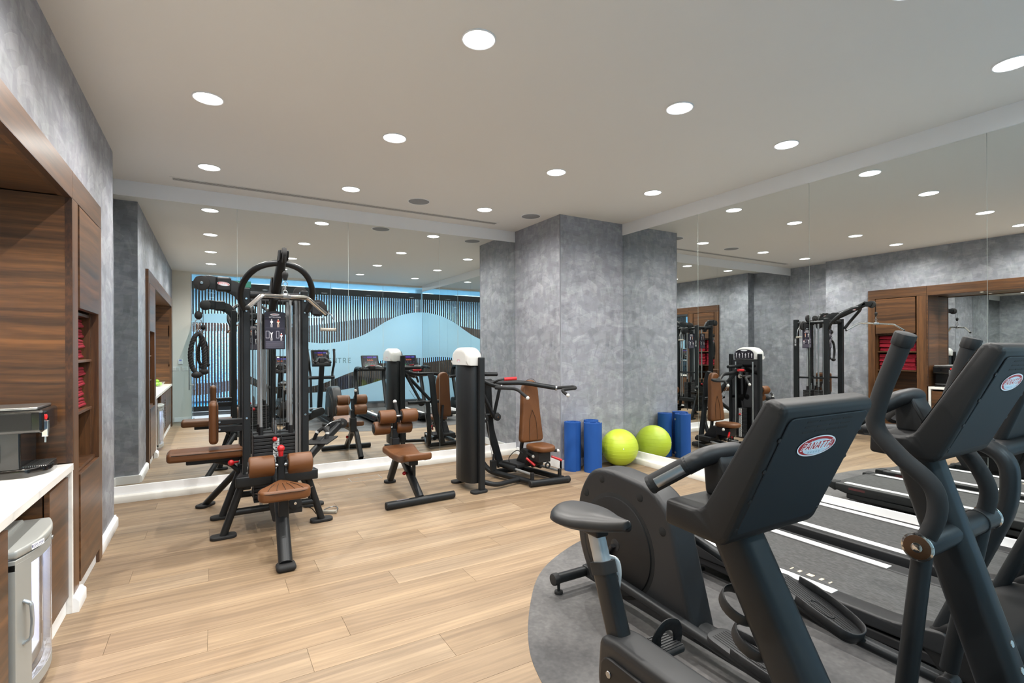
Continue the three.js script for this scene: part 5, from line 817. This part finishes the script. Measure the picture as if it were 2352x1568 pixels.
// --- upright bike
const bk = thing('exercise_bike', 'black upright exercise bike with a black saddle, nearest the camera', 'exercise bike', [1.25, 0, -1.1]);
{
  const cx = 1.25;
  consoleOn(bk, cx, 0, 0);
  part(bk, 'column', pipe([[cx, 0.20, -0.457], [cx, 1.045, -0.93]], [0.105, 0.115, 0.03], 0.1, { up: [0, 0, 1] }), M.frame);
  const bh = part(bk, 'bottle_holder', [[0.80, -0.885], [0.725, -0.845]].map(([y, z]) => { const g = torus([0, 0, 0], 0.054, 0.003, 'y', 30); g.scale(1, 5.5, 1); g.rotateX(0.5); g.translate(cx - 0.005, y, z); return g; }), M.plasticGrey);
  part(bh, 'cage_strap', [pipe([[cx - 0.005, 0.82, -0.848], [cx - 0.005, 0.68, -0.772]], [0.03, 0.008, 0.002], 0)], M.plasticGrey);
  // crank housing
  part(bk, 'body', exYZ([[-1.43, 0.30, 0.05], [-1.415, 0.478, 0.03], [-1.34, 0.495, 0.03], [-0.62, 0.49, 0.10], [-0.45, 0.36, 0.10], [-0.42, 0.12, 0.04], [-1.30, 0.11, 0.08]], cx - 0.065, cx + 0.065, 0.03, 0.024, 4), M.plasticGrey);
  for (const s of [-1, 1]) { const xs = cx + s * 0.065; const c = part(bk, 'side_cover', exYZ([[-1.40, 0.30, 0.06], [-1.385, 0.435, 0.05], [-0.66, 0.43, 0.1], [-0.50, 0.32, 0.1], [-0.48, 0.16, 0.05], [-1.27, 0.15, 0.08]], s < 0 ? xs - 0.012 : xs, s < 0 ? xs : xs + 0.012, 0.03, 0.008, 3), M.plastic); part(c, 'screw', drum([xs + s * 0.012, 0.38, -1.345], [xs + s * 0.016, 0.38, -1.345], 0.012, 0.002, 16), M.steel); }
  part(bk, 'stabilizer', [pipe([[cx - 0.25, 0.05, -1.62], [cx + 0.25, 0.05, -1.62]], 0.032, 0), rbx(cx - 0.03, 0.03, -1.64, cx + 0.03, 0.12, -1.30, 0.01)], M.frame); part(bk, 'stabilizer', [pipe([[cx - 0.25, 0.05, -0.32], [cx + 0.25, 0.05, -0.32]], 0.032, 0), rbx(cx - 0.03, 0.03, -0.5, cx + 0.03, 0.12, -0.3, 0.01)], M.frame);
  for (const z of [-1.62, -0.32]) for (const s of [-1, 1]) part(bk, 'level_foot', drum([cx + s * 0.22, 0, z], [cx + s * 0.22, 0.022, z], 0.026, 0.004), M.rubber);
  // seat post and saddle
  const sp0 = [cx, 0.47, -1.375], sp1 = [cx, 0.705, -1.464], sp2 = [cx, 0.815, -1.505];
  part(bk, 'seat_tube', pipe([[cx, 0.40, -1.348], sp1], [0.062, 0.085, 0.02], 0, { up: [0, 0, 1] }), M.frame);
  part(bk, 'collar', pipe([[cx, 0.672, -1.452], [cx, 0.712, -1.4665]], [0.072, 0.095, 0.024], 0, { up: [0, 0, 1] }), M.rubber);
  const st = part(bk, 'seat_post', pipe([[cx, 0.70, -1.462], sp2], [0.046, 0.066, 0.016], 0, { up: [0, 0, 1] }), M.silver);
  part(st, 'height_scale', rot(sticker(0.03, 0.10, false, [cx, 0.765, -1.453], 0, 0, 0), [cx, 0.765, -1.453], -0.358, 0, 0), M.postNum);
  part(bk, 'clamp', [drum([cx + 0.026, 0.645, -1.452], [cx + 0.044, 0.645, -1.445], 0.024, 0.004), cyl([cx + 0.03, 0.645, -1.45], [cx + 0.052, 0.647, -1.442], 0.012)], M.rubber);
  part(bk, 'clamp_lever', spline([[cx + 0.033, 0.712, -1.475], [cx + 0.05, 0.706, -1.452], [cx + 0.056, 0.67, -1.447], [cx + 0.054, 0.62, -1.45], [cx + 0.05, 0.585, -1.455]], [0.013, 0.032, 0.006], 20), std({ color: 0xd2d6d8, metalness: 0.3, roughness: 0.35 }), 'silver clamp lever');
  const sad = part(bk, 'saddle', (() => {
    const out = []; const N = 26, K = 18, pos = [], idx = [];
    for (let i = 0; i <= N; i++) { const t = i / N, z = -1.715 + 0.39 * t; const hw = t < 0.55 ? 0.118 * Math.sqrt(Math.max(0.02, 1 - Math.pow((0.30 - t) / 0.315, 2) * (t < 0.30 ? 1 : 0.55))) : 0.118 * Math.sqrt(1 - Math.pow(0.25 / 0.315, 2) * 0.55) * (1 - (t - 0.55) / 0.45 * 0.86); const W = Math.max(hw, 0.012), yt = 0.872 + 0.006 * Math.cos(t * 5) + 0.045 * t, H = 0.036 * (t < 0.06 ? 0.5 + t / 0.12 : 1) * (1 - 0.45 * Math.max(0, (t - 0.6) / 0.4));
      for (let k = 0; k < K; k++) { const a = k / K * Math.PI * 2, c = Math.cos(a), s = Math.sin(a); pos.push(cx + W * Math.sign(c) * Math.pow(Math.abs(c), 0.8), yt - 0.036 + H * Math.sign(s) * Math.pow(Math.abs(s), 0.7) - (s > 0 ? 0.012 * Math.pow(c, 2) : 0), z); } }
    for (let i = 0; i < N; i++) for (let k = 0; k < K; k++) { const p = i * K + k, q = i * K + (k + 1) % K; idx.push(p, q, p + K, q, q + K, p + K); }
    for (let k = 1; k < K - 1; k++) { idx.push(0, k + 1, k); idx.push(N * K, N * K + k, N * K + k + 1); }
    const g = new THREE.BufferGeometry(); g.setAttribute('position', new THREE.Float32BufferAttribute(pos, 3)); g.setIndex(idx); g.computeVertexNormals(); return g;
  })(), M.saddle); part(sad, 'saddle_clamp', rbx(cx - 0.03, 0.80, -1.57, cx + 0.03, 0.83, -1.46, 0.01), M.frameDark);
  // cranks and pedals
  const ax = [0.34, -1.08];
  const pedal = (s, py, pz) => {
    const x = cx + s * 0.088; part(bk, 'crank', [pipe([[x, ax[0], ax[1]], [x + s * 0.01, py, pz]], [0.016, 0.028, 0.006], 0, { up: [1, 0, 0] }), drum([cx + s * 0.07, ax[0], ax[1]], [x + s * 0.012, ax[0], ax[1]], 0.03, 0.004)], M.frameDark);
    const px = x + s * 0.075; const p = part(bk, 'pedal', rbx(px - 0.05, py - 0.014, pz - 0.055, px + 0.05, py + 0.014, pz + 0.055, 0.012, 3), M.rubber); part(p, 'pedal_axle', cyl([x, py, pz], [px, py, pz], 0.009), M.chrome);
    part(p, 'tread', (() => { const g = []; for (let k = 0; k < 8; k++) g.push(bx(px - 0.042, py + 0.013, pz - 0.045 + k * 0.0125, px + 0.042, py + 0.0165, pz - 0.040 + k * 0.0125)); return g; })(), M.plasticGrey);
    part(p, 'strap', spline([[px - 0.05, py, pz + 0.01], [px - 0.055, py + 0.05, pz + 0.015], [px - 0.02, py + 0.085, pz + 0.02], [px + 0.03, py + 0.075, pz + 0.02], [px + 0.055, py + 0.03, pz + 0.012], [px + 0.05, py, pz + 0.01]], [0.045, 0.004, 0.001], 26, { up: [0, 0, 1] }), M.plastic);
  };
  pedal(1, 0.425, -1.315); pedal(-1, 0.255, -0.865);
}
// --- cross-trainer
const el = thing('cross_trainer', 'black elliptical cross-trainer with tall swing handles and round flywheel housing', 'elliptical trainer', [2.08, 0, -1.5]);
{
  const cx = 2.09;
  consoleOn(el, cx, 0.128, 0.12);
  part(el, 'column', pipe([[cx, 0.05, -0.451], [cx, 1.17, -0.810]], [0.105, 0.12, 0.03], 0.2, { up: [0, 0, 1] }), M.frame);
  part(el, 'column_bolt', [bolt([cx, 0.60, -0.567], [0, 0.3, 1], 0.011), bolt([cx, 0.53, -0.544], [0, 0.3, 1], 0.011)], M.chrome);
  part(el, 'pivot_tube', drum([1.835, 0.90, -0.704], [2.375, 0.90, -0.704], 0.038, 0.003, 32), M.frame);
  for (const [x, d] of [[1.835, -1], [2.375, 1]]) { const c = part(el, 'pivot_cap', drum([x, 0.90, -0.704], [x + d * 0.006, 0.90, -0.704], 0.0425, 0.002, 32), M.chrome); part(c, 'cap_disc', drum([x + d * 0.006, 0.90, -0.704], [x + d * 0.008, 0.90, -0.704], 0.036, 0.001, 32), std({ color: 0x4a3524, metalness: 0.5, roughness: 0.35 })); part(c, 'cap_screw', drum([x + d * 0.008, 0.90, -0.704], [x + d * 0.011, 0.90, -0.704], 0.015, 0.002, 20), M.chrome); }
  part(el, 'pivot_ring', torus([2.27, 0.90, -0.704], 0.0385, 0.003, 'x', 32), M.rubber);
  const arms = [
    { up: [[1.872, 0.90, -0.704], [1.868, 1.01, -0.668], [1.857, 1.085, -0.675], [1.838, 1.17, -0.755], [1.828, 1.25, -0.812], [1.818, 1.33, -0.80], [1.80, 1.535, -0.722]], lo: [[1.872, 0.90, -0.704], [1.87, 0.52, -0.735], [1.87, 0.25, -0.77]] },
    { up: [[2.335, 0.90, -0.704], [2.34, 1.00, -0.69], [2.346, 1.085, -0.725], [2.352, 1.18, -0.79], [2.356, 1.27, -0.81], [2.36, 1.36, -0.79], [2.365, 1.525, -0.742]], lo: [[2.335, 0.90, -0.704], [2.335, 0.46, -0.785], [2.33, 0.32, -0.80]] }];
  arms.forEach((a, i) => {
    const h = part(el, 'swing_handle', spline(a.up, 0.0255, 44), M.grip); const e = a.up[6], f = a.up[5], d = V(...e).sub(V(...f)).normalize();
    part(h, 'end_cap', drum(V(...e).addScaledVector(d, -0.028).toArray(), V(...e).addScaledVector(d, 0.012).toArray(), 0.0295, 0.005), M.rubber);
    part(el, 'swing_arm', cyl(a.lo[0], a.lo[2], 0.0265, 0.029), M.frame);
  });
  // flywheel housing
  const hx0 = 1.985, hx1 = 2.155;
  const ho = part(el, 'housing', exYZ([[-2.44, 0.085, 0.05], [-2.57, 0.30, 0.2], [-2.565, 0.60, 0.15], [-2.44, 0.775, 0.10], [-2.28, 0.805, 0.08], [-1.95, 0.775, 0.10], [-1.82, 0.68, 0.12], [-1.775, 0.50, 0.2], [-1.66, 0.085, 0.04]], hx0, hx1, 0.05, 0.028, 5), M.plasticGrey);
  for (const [x, s] of [[hx0, -1], [hx1, 1]]) { part(ho, 'disc_ring', drum([x - s * 0.01, 0.385, -2.205], [x + s * 0.001, 0.385, -2.205], 0.292, 0.0005, 56), M.hole); part(ho, 'disc_cover', drum([x - s * 0.01, 0.385, -2.205], [x + s * 0.010, 0.385, -2.205], 0.270, 0.006, 56), M.plastic); part(ho, 'hub_cap', drum([x + s * 0.008, 0.385, -2.205], [x + s * 0.0125, 0.385, -2.205], 0.034, 0.002, 28), M.plasticGrey);
    part(ho, 'screw_recess', [[-2.475, 0.62], [-2.33, 0.735], [-2.02, 0.70], [-1.86, 0.565]].map(([z, y]) => drum([x, y, z], [x + s * 0.0015, y, z], 0.023, 0.0005, 20)), M.hole); }
  // base
  part(el, 'rear_stabilizer', [pipe([[1.80, 0.095, -2.555], [2.40, 0.095, -2.555]], [0.062, 0.055, 0.024], 0), rbx(2.03, 0.06, -2.58, 2.12, 0.13, -2.4, 0.01)], M.frame); part(el, 'stabilizer_cap', [drum([1.785, 0.095, -2.555], [1.825, 0.095, -2.555], 0.036, 0.006), drum([2.375, 0.095, -2.555], [2.415, 0.095, -2.555], 0.036, 0.006)], M.rubber);
  for (const x of [1.83, 2.37]) part(el, 'level_foot', [drum([x, 0, -2.555], [x, 0.02, -2.555], 0.026, 0.004), cyl([x, 0.01, -2.555], [x, 0.08, -2.555], 0.009)], M.rubber);
  part(el, 'base_rail', pipe([[2.07, 0.105, -2.35], [2.07, 0.105, -0.42]], [0.10, 0.10, 0.035], 0), M.frame);
  part(el, 'front_stabilizer', pipe([[1.80, 0.06, -0.40], [2.38, 0.06, -0.40]], [0.07, 0.06, 0.024], 0), M.frame); for (const x of [1.83, 2.35]) part(el, 'level_foot', drum([x, 0, -0.40], [x, 0.035, -0.40], 0.026, 0.004), M.rubber);
  // cranks, pedal links, footplates
  [[1.945, 0.22, -2.33, 0.21, -1.33, 0.19, -0.775, 1.87, -0.12], [2.245, 0.52, -2.06, 0.388, -1.24, 0.27, -0.80, 2.33, -0.34]].forEach(([x, cy, cz, py, pz, ey, ez, exx, tl], i) => {
    const s = i ? 1 : -1;
    part(el, 'crank', [pipe([[i ? hx1 + 0.025 : hx0 - 0.02, 0.385, -2.205], [x, cy, cz]], [0.022, 0.04, 0.008], 0, { up: [1, 0, 0] })], M.frameDark);
    part(el, 'pedal_link', pipe([[x, cy, cz], [x, py - 0.055, pz], [exx, ey, ez]], [0.05, 0.045, 0.018], 0.1), M.frame); part(el, 'link_joint', drum([exx - 0.035, ey, ez], [exx + 0.035, ey, ez], 0.03, 0.004), M.frameDark);
        const fp = part(el, 'footplate', (() => {   // shallow tray with a raised outer rim
      const o = [[-0.068, -0.19, 0.05], [0.068, -0.19, 0.05], [0.075, 0.05, 0.05], [0.055, 0.19, 0.06], [-0.055, 0.19, 0.06], [-0.075, 0.05, 0.05]];
      const base = exXZ(o, -0.02, 0.004, 0.05, 0.004, 2); const rim = [];
      const rp = [[-0.07, 0.02, -0.05], [-0.076, 0.03, 0.05], [-0.056, 0.03, 0.17], [0, 0.03, 0.192], [0.056, 0.03, 0.17], [0.076, 0.04, 0.05], [0.074, 0.04, -0.04], [0.072, 0.02, -0.12]]; rim.push(spline(rp.map(([a, b, c]) => [a, b * 0.55, c]), [0.007, 0.038, 0.003], 40));
      const g = merge([base, ...rim]); g.rotateX(-tl); g.translate(x + s * 0.005, py, pz); return g;
    })(), M.plasticGrey);
    part(fp, 'tread', (() => { const gs = []; for (let k = 0; k < 7; k++) gs.push(bx(-0.042 + k * 0.014, 0.003, -0.16, -0.038 + k * 0.014, 0.0055, 0.15)); gs.push(torus([0, 0, 0], 0.034, 0.0022, 'y', 36).scale(1.5, 1, 0.75).rotateY(1.57).translate(0, 0.0058, 0.03)); const g = merge(gs); g.rotateX(-tl); g.translate(x + s * 0.005, py, pz); return g; })(), M.plastic);
  });
}
// --- treadmills
function treadmill(xc, label) {
  const t = thing('treadmill', label, 'treadmill', [xc, 0, -1.7], 'treadmills along the right mirror');
  const z0 = -2.74, zf = -0.70, H = 0.20;
  for (const s of [-1, 1]) {
    const side = (a, b) => (s < 0 ? [xc - b, xc - a] : [xc + a, xc + b]);
    const [a0, a1] = side(0.262, 0.385); part(t, 'side_rail', exYZ([[z0 + 0.02, H - 0.05, 0.02], [z0 + 0.03, H, 0.012], [-1.18, H + 0.002, 0.05], [-0.95, H + 0.05, 0.05], [-0.95, H - 0.06, 0.02], [z0 + 0.16, H - 0.085, 0.03]], a0, a1, 0.02, 0.012, 3), M.plasticGrey);
    const [b0, b1] = side(0.268, 0.330); part(t, 'step_strip', rbx(b0, H - 0.001, z0 + 0.12, b1, H + 0.004, -1.47, 0.002), M.rail, 'white foot strip');
    const [c0, c1] = side(0.25, 0.37); part(t, 'lower_frame', rbx(c0, 0.07, z0 + 0.16, c1, H - 0.08, -0.85, 0.012), M.frameDark);
    const [e0, e1] = side(0.27, 0.392); part(t, 'end_cap', exYZ([[z0, H - 0.045, 0.012], [z0 + 0.004, H + 0.006, 0.012], [z0 + 0.07, H + 0.006, 0.008], [z0 + 0.07, H - 0.075, 0.01]], e0, e1, 0.012, 0.008, 3), M.rubber);
    part(t, 'level_foot', [drum([xc + s * 0.30, 0, -2.345], [xc + s * 0.30, 0.016, -2.345], 0.032, 0.004), cyl([xc + s * 0.30, 0.01, -2.345], [xc + s * 0.30, 0.06, -2.345], 0.01), cyl([xc + s * 0.30, 0.05, -2.345], [xc + s * 0.30, 0.09, -2.345], 0.026)], M.rubber);
    // upright: leans forward, arcs back into the hand rail
    const ux = xc + s * 0.325;
    part(t, 'upright', pipe([[ux, 0.18, -1.02], [ux, 0.42, -0.93], [ux, 0.86, -0.765], [ux, 1.06, -0.77], [ux, 1.115, -0.93], [ux, 1.10, -1.30]], [0.058, 0.09, 0.028], 0.13, { up: [1, 0, 0], fixed: false }), M.frame);
    part(t, 'rail_grip', rbx(ux - 0.03, 1.065, -1.36, ux + 0.03, 1.125, -1.05, 0.026, 3), M.plastic);
    part(t, 'side_badge', sticker(0.14, 0.02, false, [xc + s * 0.3862, H - 0.03, z0 + 0.26], 0, s * Math.PI / 2), std({ color: 0x5a2326, roughness: 0.5 }));
  }
  part(t, 'belt', [bx(xc - 0.262, H - 0.018, z0 + 0.04, xc + 0.262, H - 0.006, -1.02)], M.belt, 'dark running belt');
  part(t, 'rear_roller', cyl([xc - 0.27, H - 0.04, z0 + 0.04], [xc + 0.27, H - 0.04, z0 + 0.04], 0.033), M.rubber);
  part(t, 'belt_mark', [-0.11, -0.062, 0, 0.062, 0.11].map((d, i) => { const w = [0.008, 0.016, 0.034, 0.016, 0.008][i]; return bx(xc - 0.205, H - 0.0061, -1.66 + d - w / 2, xc - 0.173, H - 0.0055, -1.66 + d + w / 2); }), std({ color: 0xd8c3a4, roughness: 0.6 }), 'pale printed squares');
  part(t, 'motor_hood', exYZ([[-1.08, H - 0.05, 0.01], [-1.06, H + 0.01, 0.03], [-0.96, H + 0.11, 0.08], [-0.74, H + 0.12, 0.08], [zf, H + 0.03, 0.06], [zf + 0.02, 0.05, 0.03], [-1.0, 0.05, 0.02]], xc - 0.375, xc + 0.375, 0.04, 0.03, 4), M.plastic);
  part(t, 'transport_wheel', [drum([xc - 0.33, 0.035, -0.72], [xc - 0.30, 0.035, -0.72], 0.035, 0.004), drum([xc + 0.30, 0.035, -0.72], [xc + 0.33, 0.035, -0.72], 0.035, 0.004)], M.rubber);
  // console bridge with display
  part(t, 'console_bridge', [rbx(xc - 0.325, 1.03, -0.98, xc + 0.325, 1.10, -0.78, 0.03, 3), rbx(xc - 0.07, 1.07, -1.02, xc + 0.07, 1.15, -0.88, 0.02)], M.plastic);
  const cs = part(t, 'console', rot(rbx(xc - 0.20, 1.08, -0.875, xc + 0.20, 1.40, -0.825, 0.02, 3), [xc, 1.08, -0.85], 0.33, 0, 0), M.plastic);
  part(cs, 'screen', rot((() => { const g = new THREE.PlaneGeometry(0.33, 0.25); g.rotateY(Math.PI); g.translate(xc, 1.255, -0.8765); return g; })(), [xc, 1.08, -0.85], 0.33, 0, 0), M.screen, 'lit display');
  part(t, 'stop_key', rbx(xc - 0.04, 1.146, -1.015, xc + 0.04, 1.158, -0.95, 0.005), M.red, 'red stop key');
  for (const s of [-1, 1]) { part(t, 'pulse_grip', pipe([[xc + s * 0.06, 1.12, -0.98], [xc + s * 0.12, 1.145, -1.04], [xc + s * 0.20, 1.12, -1.08]], 0.017, 0.04), M.steel); part(t, 'cup_holder', torus([xc + s * 0.25, 1.10, -0.89], 0.045, 0.008, 'y', 24), M.rubber); }
  return t;
}
const t1 = treadmill(3.16, 'black treadmill with white foot strips, the one next to the cross-trainer');
const t2 = copyThing(t1, 0.93, 0, 0, 'black treadmill with white foot strips, the one against the mirror wall');
t2.children.filter((m) => m.name === 'belt_mark').forEach((m) => t2.remove(m));
scene.traverse((o) => { if (o.isMesh) { o.castShadow = true; o.receiveShadow = true; } });
renderer.render(scene, camera);
